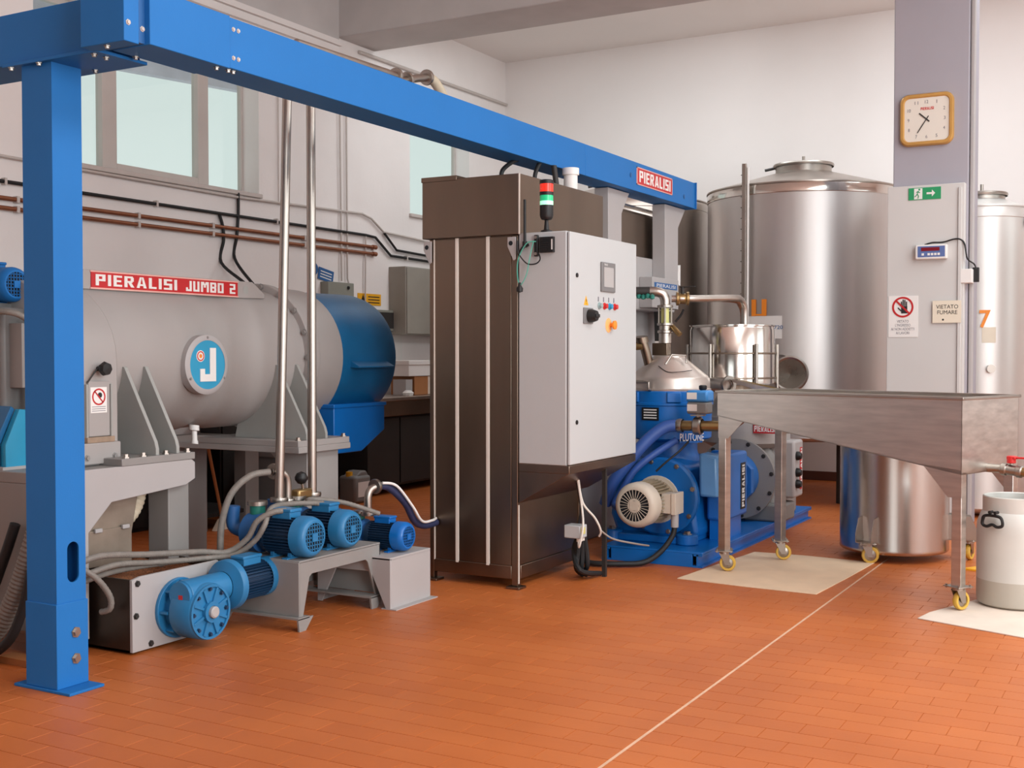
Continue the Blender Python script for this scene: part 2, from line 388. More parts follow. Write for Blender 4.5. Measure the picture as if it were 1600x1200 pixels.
def wall_x(name, x0, x1, y0, y1, z1, holes, m):
    """wall in a plane of constant x with rectangular openings (y0,y1,z0,z1)"""
    mb = MB(); hs = sorted(holes); y = y0
    for a, b, c, d in hs:
        mb.box(x0, x1, y, a, 0, z1); mb.box(x0, x1, a, b, 0, c); mb.box(x0, x1, a, b, d, z1); y = b
    mb.box(x0, x1, y, y1, 0, z1)
    return struct(mb.build(name, m, smooth=False))
wall_x('wall_left', XL-.24, XL, YF, YB, ZC, [(5.93, 8.39, 2.86, 4.15), (10.86, 12.12, 2.94, 4.15)], PLASTER)
struct(MB().box(XL-.24, XR, YB, YB+.25, 0, ZC).build('wall_back', PLASTER_B, smooth=False))
wall_x('wall_right', XR, XR+.25, YF, YB, ZC, [(-.5, 2.3, 1.05, 4.05), (4.8, 7.6, 1.05, 4.05), (8.8, 11.6, 1.05, 4.05)], PLASTER_B)
mb = MB(); mb.box(XL, -1.1, YF-.25, YF, 0, ZC); mb.box(2.3, XR, YF-.25, YF, 0, ZC); mb.box(-1.1, 2.3, YF-.25, YF, 3.5, ZC)
struct(mb.build('wall_front', mat('front_wall_dark_grey', (84, 80, 78), .85, var=.05, scale=2), smooth=False))
mb = MB(); mb.box(XL-.24, .15, YF-.25, 10.3, ZC, ZC+.2); mb.box(2.65, XR+.25, YF-.25, 10.3, ZC, ZC+.2); mb.box(.15, 2.65, YF-.25, 1.95, ZC, ZC+.2); mb.box(.15, 2.65, 9.05, 10.3, ZC, ZC+.2)  # gaps left for the added overhead fill lights
mb.box(XL-.24, XR+.25, 11.2, YB+.25, ZC, ZC+.2); mb.box(XL-.24, -6.05, 10.3, 11.2, ZC, ZC+.2); mb.box(.45, XR+.25, 10.3, 11.2, ZC, ZC+.2)
struct(mb.build('ceiling', CEIL, smooth=False))
struct(MB().box(XL, XR, 9.56, 10.2, 4.57, ZC).build('trim_1', CONCRETE, bevel=.01))                    # concrete roof beam
struct(MB().box(XL, XL+.03, YF, 9.56, 4.54, ZC).build('trim_2', CONCRETE))                              # concrete edge band over the cornice
mb = MB()
mb.box(XL, XL+.05, YF, 9.56, 4.40, 4.44); mb.box(XL, XL+.03, YF, 9.56, 4.44, 4.475); mb.box(XL, XL+.07, YF, 9.56, 4.475, 4.50); mb.box(XL, XL+.045, YF, 9.56, 4.50, 4.54)
struct(mb.build('trim_3', PLASTER))
struct(MB().box(XL, XR, YB-.02, YB, 0, .10).build('baseboard_back', mat('baseboard_brown', (92, 52, 40), .5), bevel=.003))
struct(MB().box(XL, XL+.02, YF, YB, 0, .10).build('baseboard_left', MATS['baseboard_brown'], bevel=.003))
struct(MB().box(XL, XL+.012, 7.9, 8.62, 4.17, 4.18).build('trim_4', PLASTER))
# windows of the left wall
def window(name, y0, y1, z0, z1, mull):
    x0, x1 = XL-.24, XL-.19
    w = bpy.data.objects.new(name, None); COL.objects.link(w); w.location = (XL-.215, (y0+y1)/2, z0); ORG[w] = Vector(w.location); struct(w)
    mb = MB(); t = .05
    mb.box(x0, x1, y0, y0+t, z0, z1); mb.box(x0, x1, y1-t*.5, y1, z0, z1); mb.box(x0, x1, y0, y1, z0, z0+t*.6); mb.box(x0, x1, y0, y1, z1-t, z1)
    mb.build('frame', FRAMEW, w, bevel=.004)
    for a, b in mull: MB().box(x0-.01, x1+.02, a, b, z0, z1).build('mullion', FRAMEW, w, bevel=.005)
    ed = [y0+t]+[q for a, b in mull for q in (a, b)]+[y1-t*.5]
    for i in range(0, len(ed), 2): MB().box(x0+.018, x0+.024, ed[i], ed[i+1], z0+t*.6, z1-t).build('pane', GLASS, w, smooth=False)
    MB().box(XL-.20, XL+.035, y0-.02, y1+.015, z0-.035, z0+.004).build('sill', FRAMEW, w, bevel=.006)
    return w
w1 = window('window_1', 5.93, 8.39, 2.86, 4.15, [(6.72, 6.87), (7.79, 7.92)])
MB().box(XL-.225, XL-.17, 6.87, 7.79, 2.89, 2.95).build('sash_rail', FRAMEW, w1, bevel=.004)
window('window_2', 10.86, 12.12, 2.94, 4.15, [])
for i, (a, b) in enumerate([(-.5, 2.3), (4.8, 7.6), (8.8, 11.6)]):
    w = bpy.data.objects.new('window_%d' % (i+3), None); COL.objects.link(w); w.location = (XR, (a+b)/2, 1.05); ORG[w] = Vector(w.location); struct(w)
    mb = MB(); mb.box(XR, XR+.06, a, a+.06, 1.05, 4.05); mb.box(XR, XR+.06, b-.06, b, 1.05, 4.05); mb.box(XR, XR+.06, a, b, 1.05, 1.11); mb.box(XR, XR+.06, a, b, 3.99, 4.05); mb.box(XR, XR+.06, (a+b)/2-.04, (a+b)/2+.04, 1.05, 4.05)
    mb.build('frame', FRAMEW, w)
# lilac board outside the left windows, added to draw a shadow line
struct(MB().prism([(YF,3.3),(YB,4.42),(YB,4.7),(YF,4.7)], 'x', XL-1.45, XL-1.35).build('trim_5', mat('shade_lilac', (196, 192, 204), .8)))

# column with boarded lower half
colm = struct(MB().box(-1.985, -1.41, 9.88, 10.40, 0, 4.57).build('trim_6', COLUMN, bevel=.008))
MB().box(-2.01, -1.425, 9.80, 9.88, 0, 2.735).build('panel', PANEL, colm, bevel=.004)
MB().box(-1.405, -1.37, 9.9, 9.95, 0, 4.57).build('conduit', LGREY, colm, bevel=.01)
MB().box(-1.47, -1.445, 9.785, 9.80, 0, 2.70).build('edge_strip', PANEL, colm, bevel=.003)

# ================================================================== GANTRY
g = thing('gantry', (-4.08, 3.375, 0), 'blue steel gantry with overhead box beam and square post', 'gantry')
BX0, BX1, BZ0, BZ1 = -3.67, -3.47, 2.60, 2.812
mb = MB(); px0, px1, py0, py1 = -4.17, -3.99, 3.30, 3.45; t = .008
mb.box(px0, px1-t, py0, py0+t, .012, BZ0); mb.box(px0, px1-t, py1-t, py1, .012, BZ0); mb.box(px0, px0+t, py0+t, py1-t, .012, BZ0)
zc0, zc1, rr, yc = .475, .585, .03, 3.385                    # slot cut through the face that looks to the right
arc = lambda zc, a0, a1: [(yc+rr*math.cos(R(a)), zc+rr*math.sin(R(a))) for a in range(a0, a1+1, 15)]
mb.prism([(py1,.012),(py1,BZ0),(yc,BZ0)]+arc(zc1,0,90)[::-1]+arc(zc0,270,360)[::-1]+[(yc,.012)], 'x', px1-t, px1)
mb.prism([(py0,.012),(yc,.012)]+arc(zc0,180,270)[::-1]+arc(zc1,90,180)[::-1]+[(yc,BZ0),(py0,BZ0)], 'x', px1-t, px1)
post = mb.build('post', BLUE, g)
mb = MB(); mb.box(px0-.005, px1+.006, py0-.006, py1+.006, .012, .365); mb.build('post_sleeve', BLUE, g, bevel=.003)
MB().box(-4.24, -3.90, 3.285, 3.465, 0, .012).build('base_plate', BLUE, g, bevel=.002)
bolts(g, [(px1+.006, 3.39, .235), (px1+.006, 3.39, .125)], (1,0,0), .016, .014)
MB().box(-6.6, -3.72, 3.30, 3.52, BZ0, BZ1).build('cross_beam', BLUE, g, bevel=.004)
MB().box(-3.72, -3.482, 3.215, 3.29, BZ0-.012, BZ1+.012).build('corner_box', BLUE, g, bevel=.003)
MB().box(-3.69, -3.495, 3.29, 3.33, BZ0, BZ1).build('corner_strip', SIGNBLUE, g)
MB().box(BX0, BX1+.004, 3.33, 3.776, BZ0-.004, BZ1+.004).build('beam_section', BLUE, g, bevel=.003)
MB().box(BX0, BX1, 3.778, 7.226, BZ0, BZ1).build('beam_section', BLUE, g, bevel=.003)
MB().box(BX0, BX1, 7.229, 9.325, BZ0, BZ1).build('beam_section', BLUE, g, bevel=.003)
MB().box(BX0-.01, BX1+.012, 9.325, 9.335, BZ0-.004, BZ1+.004).build('end_plate', BLUE, g)
mb = MB(); mb.box(-4.26, -3.70, 3.275, 3.54, BZ0-.014, BZ0); mb.build('joint_plate', BLUE, g, bevel=.002)
bolts(g, [(BX1, 3.80, 2.645), (BX1, 3.83, 2.645), (BX1, 3.80, 2.765), (BX1, 3.83, 2.765)], (1,0,0), .007, .006, FRAMEW)
bolts(g, [(-3.482, 3.235, 2.66), (-3.495, 3.318, 2.655)], (1,0,0), .008, .007, FRAMEW)
bolts(g, [(-3.60, 3.24, BZ0-.012), (-3.74, 3.30, BZ0-.014), (-3.74, 3.36, BZ0-.014), (-3.66, 3.44, BZ0-.004), (-4.22, 3.29, BZ0-.014), (-4.05, 3.29, BZ0-.014), (-3.95, 3.49, BZ0-.014), (-3.5, 3.73, BZ0-.004), (-3.5, 3.80, BZ0), (-3.5, 3.83, BZ0)], (0,0,-1), .009, .012, PIPEST)
bolts(g, [(BX1, 7.99, 2.705), (BX1, 9.07, 2.67)], (1,0,0), .014, .004, SIGNBLUE, 'plug')
sg = MB().box(BX1, BX1+.004, 8.10, 8.80, 2.655, 2.775).build('name_plate', RED, g)
mb = MB()
for a in [(8.095,8.105,2.65,2.78),(8.795,8.805,2.65,2.78),(8.095,8.805,2.65,2.657),(8.095,8.805,2.773,2.78)]: mb.box(BX1, BX1+.005, *a)
mb.build('plate_border', mat('border_pink', (226, 170, 160), .5), sg)
block('lettering', 'PIERALISI', PAPER, sg, (BX1+.004, 8.45, 2.715), (0,1,0), (0,0,1), .62, .085)
bpy.context.view_layer.update()

# ================================================================== STAINLESS CABINET WITH WHITE CONTROL BOX
cb = thing('control_cabinet', (-3.68, 6.5, 0), 'tall brushed steel cabinet with white control box on its side', 'cabinet')
cx0, cx1, cy0, cy1 = -3.99, -3.37, 6.10, 7.10
MB().box(cx0+.015, cx1-.012, cy0+.015, 6.95, .12, 2.10).build('body', DSTEEL, cb, smooth=False)
for a, b in [(cx0+.035, -3.805), (-3.780, -3.588), (-3.563, cx1-.045)]:
    MB().box(a, b, cy0+.002, cy0+.02, .135, 2.095).build('front_panel', DSTEEL, cb, bevel=.003)
for x in (-3.7925, -3.5755): MB().box(x-.0105, x+.0105, cy0-.004, cy0+.018, .125, 2.098).build('lit_strip', WTRIM, cb, bevel=.002)  # chamfer strips painted white for the light they reflect from the right
MB().box(cx0+.0315, cx0+.0385, cy0-.003, cy0+.015, .13, 2.095).build('lit_strip', WTRIM, cb)  # thin bright line painted along the left edge
for x0, x1 in [(cx0, cx0+.03), (cx1-.042, cx1)]: MB().box(x0, x1, cy0-.001, cy0+.04, .015, 2.098).build('corner_post', DSTEEL, cb, bevel=.004)
MB().box(cx1-.002, cx1+.003, cy0+.006, cy0+.016, .03, .5).build('edge_highlight', WTRIM, cb)  # painted highlight on the near corner edge
MB().box(cx0+.03, cx1-.042, cy0-.002, cy0+.03, .055, .135).build('bottom_rail', DSTEEL, cb, bevel=.004)
MB().box(cx1-.03, cx1, cy0+.04, 6.93, .055, .135).build('bottom_rail', DSTEEL, cb, bevel=.004)
MB().box(cx1-.012, cx1-.002, cy0+.04, 6.74, .14, .70).build('side_panel', DSTEEL, cb, bevel=.002)
for x in (cx0+.02, cx1-.02): MB().box(x-.045, x+.045, cy0-.03, cy0+.06, 0, .015).build('foot_plate', DSTEEL, cb, bevel=.002)
MB().box(cx1-.03, cx1, 6.93, 6.97, 0, .70).build('rear_post', DSTEEL, cb, bevel=.003)
lid = MB().box(-4.03, -3.35, 6.08, 7.25, 2.10, 2.456).build('lid', DSTEEL, cb, bevel=.003)
MB().box(-4.035, -3.78, 6.075, 6.6, 2.445, 2.475).build('lid_flap', DSTEEL, lid, bevel=.003)
MB().box(-3.353, -3.346, 6.077, 6.084, 2.10, 2.456).build('edge_highlight', WTRIM, lid)  # pale line paints the highlight along the lid corner
for xl, sgn in ((cx0+.008, 1), (cx1-.022, 1)):
    mb = MB(); mb.prism([(xl-.035,2.085),(xl+.02,2.085),(xl+.02,1.955),(xl+.006,1.945),(xl-.035,2.03)], 'y', 6.075, 6.085); lg = mb.build('lifting_lug', LGREY, cb, bevel=.002)
    MB().cyl((xl-.012,6.074,2.048), (xl-.012,6.0745,2.048), .014, n=16).build('lug_hole', SHADOW, lg)
# white control box
bx0, bx1, by0, by1, bz0, bz1 = -3.365, -3.05, 6.10, 7.07, .748, 2.107
MB().box(bx0, bx1, by0, by1, bz0, bz1).build('control_box', WHITE, cb, bevel=.006)
dr = MB().box(bx1+.004, -3.028, by0+.004, by1-.002, bz0+.004, bz1-.004).build('door', WHITE, cb, bevel=.005)
MB().box(bx1, bx1+.004, by0+.01, by1-.01, bz0+.01, bz1-.01).build('door_gasket', DARK, cb)
DX = -3.028
for z in (1.855, .997):
    lk = MB().lathe([(.013,0),(.013,.006),(.008,.007),(0,.007)], (DX, 6.19, z), (1,0,0), 16).build('lock', BLACK, dr)
sc = MB().box(DX, DX+.012, 6.515, 6.715, 1.775, 1.955).build('touch_panel', SCRGREY, dr, bevel=.004)
MB().box(DX+.012, DX+.013, 6.545, 6.685, 1.805, 1.925).build('screen', SCREEN, sc)
text('lettering', 'PIERALISI', PAPER, sc, (DX+.0125, 6.57, 1.94), (0,1,0), (0,0,1), .05, .012)
sw = MB().box(DX, DX+.008, 6.275, 6.40, 1.575, 1.67).build('main_switch', SCRGREY, dr, bevel=.002)
MB().lathe([(.04,0),(.04,.02),(.03,.05),(0,.05)], (DX+.008, 6.345, 1.622), (1,0,0), 20).build('knob', BLACK, sw)
MB().box(DX+.05, DX+.068, 6.32, 6.37, 1.612, 1.632).build('grip', BLACK, sw, bevel=.003)
MB().prism([(6.285,1.685),(6.345,1.685),(6.315,1.74)], 'x', DX, DX+.002).build('warning_triangle', YEL, dr)
text('lettering', '!', INK, dr, (DX+.002, 6.315, 1.707), (0,1,0), (0,0,1), .007, .03)
for y, m in ((6.498, mat('button_grey', (150,170,170))), (6.572, REDL), (6.647, CYAN), (6.723, REDL)):
    bt = MB().lathe([(.021,0),(.021,.006),(.015,.007),(.015,.022),(0,.024)], (DX, y, 1.688), (1,0,0), 18).build('push_button', m, dr)
    MB().box(DX, DX+.003, y-.016, y-.008, 1.713, 1.742).build('button_tag', INKGREY, bt)
eb = MB().lathe([(.045,0),(.045,.002)], (DX, 6.635, 1.572), (1,0,0), 24); eb.lathe([(0,.002),(.045,.002)], (DX, 6.635, 1.572), (1,0,0), 24)
e0 = eb.build('emergency_collar', mat('collar_apricot', (244,178,110)), dr)
MB().lathe([(.013,0),(.013,.018),(.026,.022),(.028,.034),(0,.04)], (DX+.002, 6.66, 1.574), (1,0,0), 20).build('emergency_stop', ORANGE, e0)
MB().box(bx0, -3.03, by0, by1, .70, .748).build('tray', DSTEEL, cb, bevel=.003)
mb = MB(); mb.prism([(-3.365,.70),(-3.035,.70),(-3.365,.512)], 'y', by0+.002, 7.05); mb.build('tray_wedge', DSTEEL, cb, bevel=.002)
# on and under the cabinet
sl = thing('signal_tower', (-3.2, 6.14, 2.107), 'small red and green signal lamp on top of white control box', 'signal lamp')
zc = 2.107
MB().lathe([(.038,0),(.034,.01),(.016,.016),(.011,.07),(.03,.075),(.036,.085)], (-3.2,6.14,zc), (0,0,1), 20).build('base', BLACK, sl)
MB().lathe([(.036,.085),(.04,.10),(.04,.158),(.0,.158)], (-3.2,6.14,zc), (0,0,1), 24).build('lower_housing', BLACK, sl)
MB().lathe([(.039,.158),(.039,.182)], (-3.2,6.14,zc), (0,0,1), 24).build('lit_lens', LGREENB, sl)
MB().lathe([(.039,.182),(.039,.215)], (-3.2,6.14,zc), (0,0,1), 24).build('green_lens', LGREEN, sl)
MB().lathe([(.041,.215),(.041,.235)], (-3.2,6.14,zc), (0,0,1), 24).build('collar', BLACK, sl)
MB().lathe([(.039,.235),(.039,.282)], (-3.2,6.14,zc), (0,0,1), 24).build('red_lens', LRED, sl)
MB().lathe([(.041,.282),(.041,.302),(.034,.306),(0,.306)], (-3.2,6.14,zc), (0,0,1), 24).build('cap', BLACK, sl)
an = thing('antenna', (-3.315, 6.085, 2.02), 'thin black rod antenna on side of white control box', 'antenna')
MB().cyl((-3.315,6.085,2.05), (-3.315,6.085,2.30), .0085, .008, 12).build('rod', BLACK, an)
mb = MB(); mb.cyl((-3.315,6.085,2.02), (-3.315,6.085,2.055), .014, n=12); mb.tube([(-3.35,6.08,1.985),(-3.325,6.082,2.02),(-3.29,6.085,2.035)], .009, 8); mb.build('clip', BLACK, an)
md = thing('wifi_module', (-3.2, 6.09, 1.995), 'black ribbed module with green cable on side of control box', 'module')
mb = MB(); mb.box(-3.215,-3.125,6.075,6.10,1.985,2.075)
for i in range(7): mb.box(-3.21,-3.15,6.07,6.076,1.99+i*.012,1.996+i*.012)
mb.build('body', BLACK, md); mb = MB(); mb.box(-3.252,-3.228,6.08,6.1,1.965,2.09); mb.build('bracket', BLACK, md, bevel=.004)
MB().box(-3.135,-3.128,6.073,6.076,2.0,2.06).build('sticker', PAPER, md)
for z in (1.98, 2.075): MB().lathe([(.009,0),(.009,.005),(0,.005)], (-3.24,6.08,z), (0,-1,0), 12).build('screw', PIPEST, md)
MB().tube([(-3.235,6.075,2.05),(-3.29,6.06,2.04),(-3.345,6.06,1.95),(-3.35,6.06,1.85),(-3.33,6.06,1.80),(-3.29,6.06,1.86),(-3.27,6.06,1.95),(-3.25,6.07,2.05)], .0035, 6).build('green_cable', mat('cable_green', (90,176,156)), md)
MB().tube([(-3.35,6.06,2.06),(-3.345,6.06,1.99),(-3.29,6.06,1.925),(-3.23,6.06,1.92),(-3.20,6.06,1.945),(-3.215,6.07,1.98)], .004, 6).build('black_cable', BLACK, md)
MB().lathe([(.0,0),(.018,.005),(.02,.025),(.01,.04),(.006,.06)], (-3.335,6.06,1.755), (0,0,1), 10).build('plug', BLACK, md)
el = thing('junction_box', (-3.2, 6.52, .26), 'white electrical box hanging from cables beneath steel tray', 'electrical box')
MB().box(-3.25,-3.14,6.47,6.57,.265,.345).build('body', WHITE, el, bevel=.006)
MB().box(-3.139,-3.137,6.48,6.54,.29,.33).build('sticker', mat('sticker_yellow', (216,206,130)), el)
for y in (6.49, 6.52, 6.55): MB().cyl((-3.16,y,.245),(-3.16,y,.268),.012,n=10).build('gland', WTRIM, el)
MB().tube([(-3.16,6.49,.25),(-3.14,6.46,.22),(-3.12,6.47,.34),(-3.15,6.52,.44),(-3.18,6.52,.62)], .007, 8).build('cable', WTRIM, el)
MB().tube([(-3.18,6.53,.62),(-3.15,6.53,.48),(-3.10,6.60,.38),(-3.08,6.64,.30),(-3.1,6.66,.26)], .007, 8).build('cable', WTRIM, el)
MB().tube([(-3.2,6.57,.34),(-3.18,6.56,.44),(-3.2,6.55,.60)], .007, 8).build('cable', BLACK, el)
bag = thing('cable_bundle', (-3.2, 6.6, 0), 'black cables bunched on the floor under the control box', 'cables')
mb = MB()
for i in range(6): mb.tube([(-3.20+.006*i,6.55+.008*i,.32),(-3.20+.01*i*(-1)**i,6.57+.008*i,.18),(-3.21+.012*i,6.56+.014*i*(-1)**i,.07),(-3.18-.014*i*(-1)**i,6.6+.02*i,.02)], .016, 8)
mb.build('strands', BLACKR, bag)
MB().box(-3.10,-3.075,6.70,6.725,0,.70).build('rear_leg', DARK, cb)
cbl = tag(MB().tube([(-3.08,6.64,.30),(-3.03,6.72,.24),(-2.95,6.9,.19),(-2.95,7.1,.15)], .006, 8).build('signal_cable', mat('cable_grey', (150,140,132))), 'thin grey cable running from junction box toward blue separator', 'cable')
hs = tag(MB().tube([(-3.62,6.35,2.44),(-3.62,6.35,2.52),(-3.60,6.42,2.58),(-3.57,6.5,2.62)], .014, 10).build('black_hose', BLACKR), 'short black hose looping from cabinet lid up to gantry beam', 'hose', 'hoses on cabinet lid')
hs = tag(MB().tube([(-3.50,6.55,2.44),(-3.50,6.56,2.52),(-3.5,6.60,2.58),(-3.5,6.64,2.62)], .014, 10).build('black_hose', BLACKR), 'second black hose on cabinet lid, nearer the signal lamp', 'hose', 'hoses on cabinet lid')
ex = thing('vent_cap', (-3.45, 6.87, 2.456), 'white plastic pipe stub between cabinet lid and blue beam', 'pipe')
MB().lathe([(.045,0),(.045,.10),(.055,.10),(.055,.144)], (-3.42,6.90,2.456), (0,0,1), 20).build('pipe', PAPER, ex)
MB().cyl((-3.44,6.74,2.456),(-3.46,6.74,2.60),.018,n=12).build('side_pipe', DARK, ex)

# ================================================================== MALAXER behind the control box
mx = thing('malaxer', (-4.15, 8.3, 0), 'large grey steel-panelled mixing machine supporting far end of beam', 'machine')
MB().box(-4.7, -3.80, 7.32, 9.28, 0, 1.75).build('lower_body', LGREY, mx, bevel=.01)
MB().box(-4.7, -3.66, 7.30, 9.36, 1.74, 2.16).build('trough_body', LGREY, mx, bevel=.01)
MB().box(-4.6, -3.72, 7.40, 9.1, 2.16, 2.52).build('hood', DSTEEL, mx, bevel=.006)
MB().box(-3.72, -3.70, 8.05, 9.11, 2.165, 2.50).build('steel_panel', DSTEEL, mx, bevel=.004)
MB().box(-3.73, -3.69, 7.42, 7.78, 2.165, 2.50).build('steel_panel', DSTEEL, mx, bevel=.004)
MB().box(-3.73, -3.685, 8.03, 9.02, 2.535, 2.555).build('bright_rail', SHINY, mx, bevel=.002)
MB().box(-3.73, -3.685, 7.30, 7.80, 2.535, 2.555).build('bright_rail', SHINY, mx, bevel=.002)
for y0, y1, yt in ((7.78, 8.01, 8.15), (8.87, 9.15, 9.31)):
    MB().prism([(y0,1.76),(y1,1.76),(y1,2.43),(yt,2.595),(y0-.01,2.595)], 'x', -3.66, -3.55).build('bracket_post', LGREY, mx, bevel=.004)
MB().box(-3.72,-3.66,7.68,7.73,2.36,2.52).build('cylinder_latch', PIPEST, mx, bevel=.012)
MB().prism([(9.15,2.0),(9.2,1.96),(9.23,1.96),(9.23,2.13),(9.15,2.05)], 'x', -3.62, -3.56).build('white_bracket', PAPER, mx)
MB().box(-3.61,-3.58,9.17,9.21,2.15,2.42).build('white_bracket', PAPER, mx)
MB().box(-3.66, -3.549, 8.60, 9.16, 1.76, 2.0).build('cross_plate', LGREY, mx, bevel=.004)
lb = MB().box(-3.549, -3.546, 8.64, 9.12, 1.915, 1.96).build('label_strip', SIGNBLUE, mx)
text('lettering', 'PIERALISI', PAPER, lb, (-3.546, 8.88, 1.9375), (0,1,0), (0,0,1), .4, .026)
mb = MB(); mb.prism([(9.0,1.75),(9.3,1.75),(9.12,1.55),(9.02,1.50)], 'x', -3.70, -3.66); mb.build('corner_gusset', DARK, mx)

# ================================================================== DECANTER
dc = thing('decanter', (-5.1, 5.2, .85), 'long grey horizontal decanter centrifuge with blue end cover', 'centrifuge')
DXc, DZc, DR = -5.1, 1.375, .425
AY = (0,1,0)
prof = [(0,4.10),(.40,4.10),(DR,4.13),(DR,4.98),(DR-.012,5.02),(DR-.012,5.20),(DR,5.26),(DR,5.74),(.40,5.74)]
MB().lathe([(r,h) for r, h in prof], (DXc,0,DZc), AY, 64).build('drum', DGREY, dc)
MB().lathe([(.39,5.74),(.468,5.74),(.468,5.80),(.42,5.80)], (DXc,0,DZc), AY, 64).build('flange_ring', DGREY, dc, bevel=.004)
MB().lathe([(.42,5.80),(.458,5.80),(.458,5.85),(.42,5.86)], (DXc,0,DZc), AY, 64).build('flange_ring', DGREY, dc, bevel=.004)
bolts(dc, [(DXc+.452*math.cos(R(a)), 5.74, DZc+.452*math.sin(R(a))) for a in range(0, 360, 20)], (0,-1,0), .014, .016, FGREY)
MB().lathe([(.40,5.85),(.445,5.86),(.445,6.10),(.41,6.10)], (DXc,0,DZc), AY, 64).build('end_drum', DGREY, dc)
cap = MB().lathe([(.40,6.09),(.432,6.10),(.436,6.66),(.425,6.72),(.39,6.75),(0,6.75)], (DXc,0,DZc), AY, 64).build('end_cover', CAPBLUE, dc)
mb = MB(); mb.prism([(-4.70,1.365),(-4.60,1.315),(-4.60,1.305),(-4.69,1.305)], 'y', 6.20, 6.60); mb.build('handle_ledge', CAPBLUE, cap, bevel=.003)
mb = MB(); mb.prism([(6.06,1.06),(6.62,1.06),(6.62,.88),(6.36,.75),(6.06,.75)], 'x', -5.45, -4.70); mb.build('chute', SBLUE, dc, bevel=.006)
MB().box(-5.46,-4.69,6.05,6.63,1.045,1.07).build('chute_rim', SBLUE, dc, bevel=.004)
# arched housing at the drive end
pts = [(DXc+.52,.85)]+[(DXc+.52*math.cos(R(a)), 1.36+.43*math.sin(R(a))) for a in range(0, 181, 10)]+[(DXc-.52,.85)]
hb = MB().prism(pts, 'y', 3.86, 4.17).build('drive_housing', DGREY, dc, bevel=.008)
MB().box(-4.585,-4.55,3.92,4.16,.86,.965).build('housing_foot', DGREY, dc, bevel=.006)
ld = MB().box(-4.58,-4.565,3.975,4.105,.995,1.265).build('inspection_door', DGREY, dc, bevel=.003)
for y in (3.962, 4.112): MB().box(-4.585,-4.558,y-.006,y+.006,.98,1.25).build('door_guide', GUSSET, ld, bevel=.002)
MB().box(-4.585,-4.552,3.955,4.125,.965,.993).build('door_ledge', BROWNBOX if False else mat('stained_ledge', (150,128,108), .7, var=.2, scale=20), ld, bevel=.003)
MB().tube([(-4.56,3.965,1.26),(-4.555,4.0,1.305),(-4.553,4.02,1.325)], .004, 6).build('hook_wire', DARK, ld)
kn = MB().lathe([(.012,0),(.012,.03),(.03,.035),(.036,.05),(.03,.068),(0,.07)], (-4.58,4.045,1.325), (1,0,0), 7).build('star_knob', BLACK, ld)
st = MB().box(-4.565,-4.5635,3.985,4.085,1.11,1.235).build('warning_sticker', PAPER, ld)
MB().ring((-4.5635,4.035,1.188), (1,0,0), .033, .041, .001, 28).build('prohibition_ring', RED, st)
MB().add([(-4.5625,4.007,1.213),(-4.5625,4.012,1.218),(-4.5625,4.063,1.163),(-4.5625,4.058,1.158)], [(0,3,2,1)]).build('prohibition_bar', RED, st)
MB().lathe([(0,.0005),(.014,.0005)], (-4.5635,4.042,1.196), (1,0,0), 8).build('pictogram', INK, st)
for i in range(3): MB().box(-4.5635,-4.563,3.993,4.077,1.118+i*.010,1.121+i*.010).build('print_line', INKGREY, st)
bolts(dc, [(-4.55,3.95,.895),(-4.55,4.12,.895)], (1,0,0), .011, .01, FGREY)
# sign along the top
sb = MB().prism([(4.12,1.775),(4.20,1.73),(5.40,1.73),(5.58,1.735),(5.58,1.76),(5.47,1.83),(4.16,1.83)], 'x', -4.866, -4.854).build('sign_bracket', DGREY, dc, bevel=.003)
MB().ring((-4.854,4.165,1.79), (1,0,0), .018, .026, .001, 20).build('lifting_hole', GUSSET, sb)
MB().lathe([(0,.001),(.024,.001)], (-4.854,5.41,1.78), (1,0,0), 20).build('lifting_hole', GUSSET, sb)
np_ = MB().box(-4.854,-4.849,4.245,5.335,1.737,1.822).build('name_plate', RED, dc)
mb = MB()
for a in [(4.24,5.34,1.732,1.740),(4.24,5.34,1.819,1.827)]: mb.box(-4.854,-4.8475,*a)
mb.build('plate_border', MATS['border_pink'], np_)
block('lettering', 'PIERALISI', PAPER, np_, (-4.849,4.558,1.78), (0,1,0), (0,0,1), .57, .058)
block('lettering', 'JUMBO 2', PAPER, np_, (-4.849,5.112,1.78), (0,1,0), (0,0,1), .40, .058)
# round J plate on the flank
jp = MB().lathe([(.165,-.03),(.165,.02),(.15,.028),(.135,.028)], (-4.665,4.86,1.337), (1,0,0), 48).build('emblem_ring', LGREY, dc)
MB().lathe([(.137,.026),(0,.026)], (-4.665,4.86,1.337), (1,0,0), 40).build('emblem_disc', CYAN, jp)
jx = -4.638
mb = MB(); mb.box(jx,jx+.003,4.875,4.922,1.245,1.43); mb.box(jx,jx+.003,4.80,4.875,1.245,1.285); mb.box(jx,jx+.003,4.80,4.836,1.285,1.315); mb.build('letter_j', PAPER, jp)
MB().lathe([(.032,0),(0,.001)], (jx,4.805,1.385), (1,0,0), 20).build('sticker', PAPER, jp)
MB().ring((jx+.001,4.805,1.385), (1,0,0), .021, .027, .001, 20).build('sticker_ring', REDL, jp)
MB().lathe([(0,.001),(.012,.001)], (jx+.001,4.805,1.385), (1,0,0), 6).build('pictogram', ORANGE, jp)
bolts(dc, [(jx,4.86+.15*math.cos(R(a)),1.337+.15*math.sin(R(a))) for a in (90,210,330)], (1,0,0), .006, .005, FGREY)
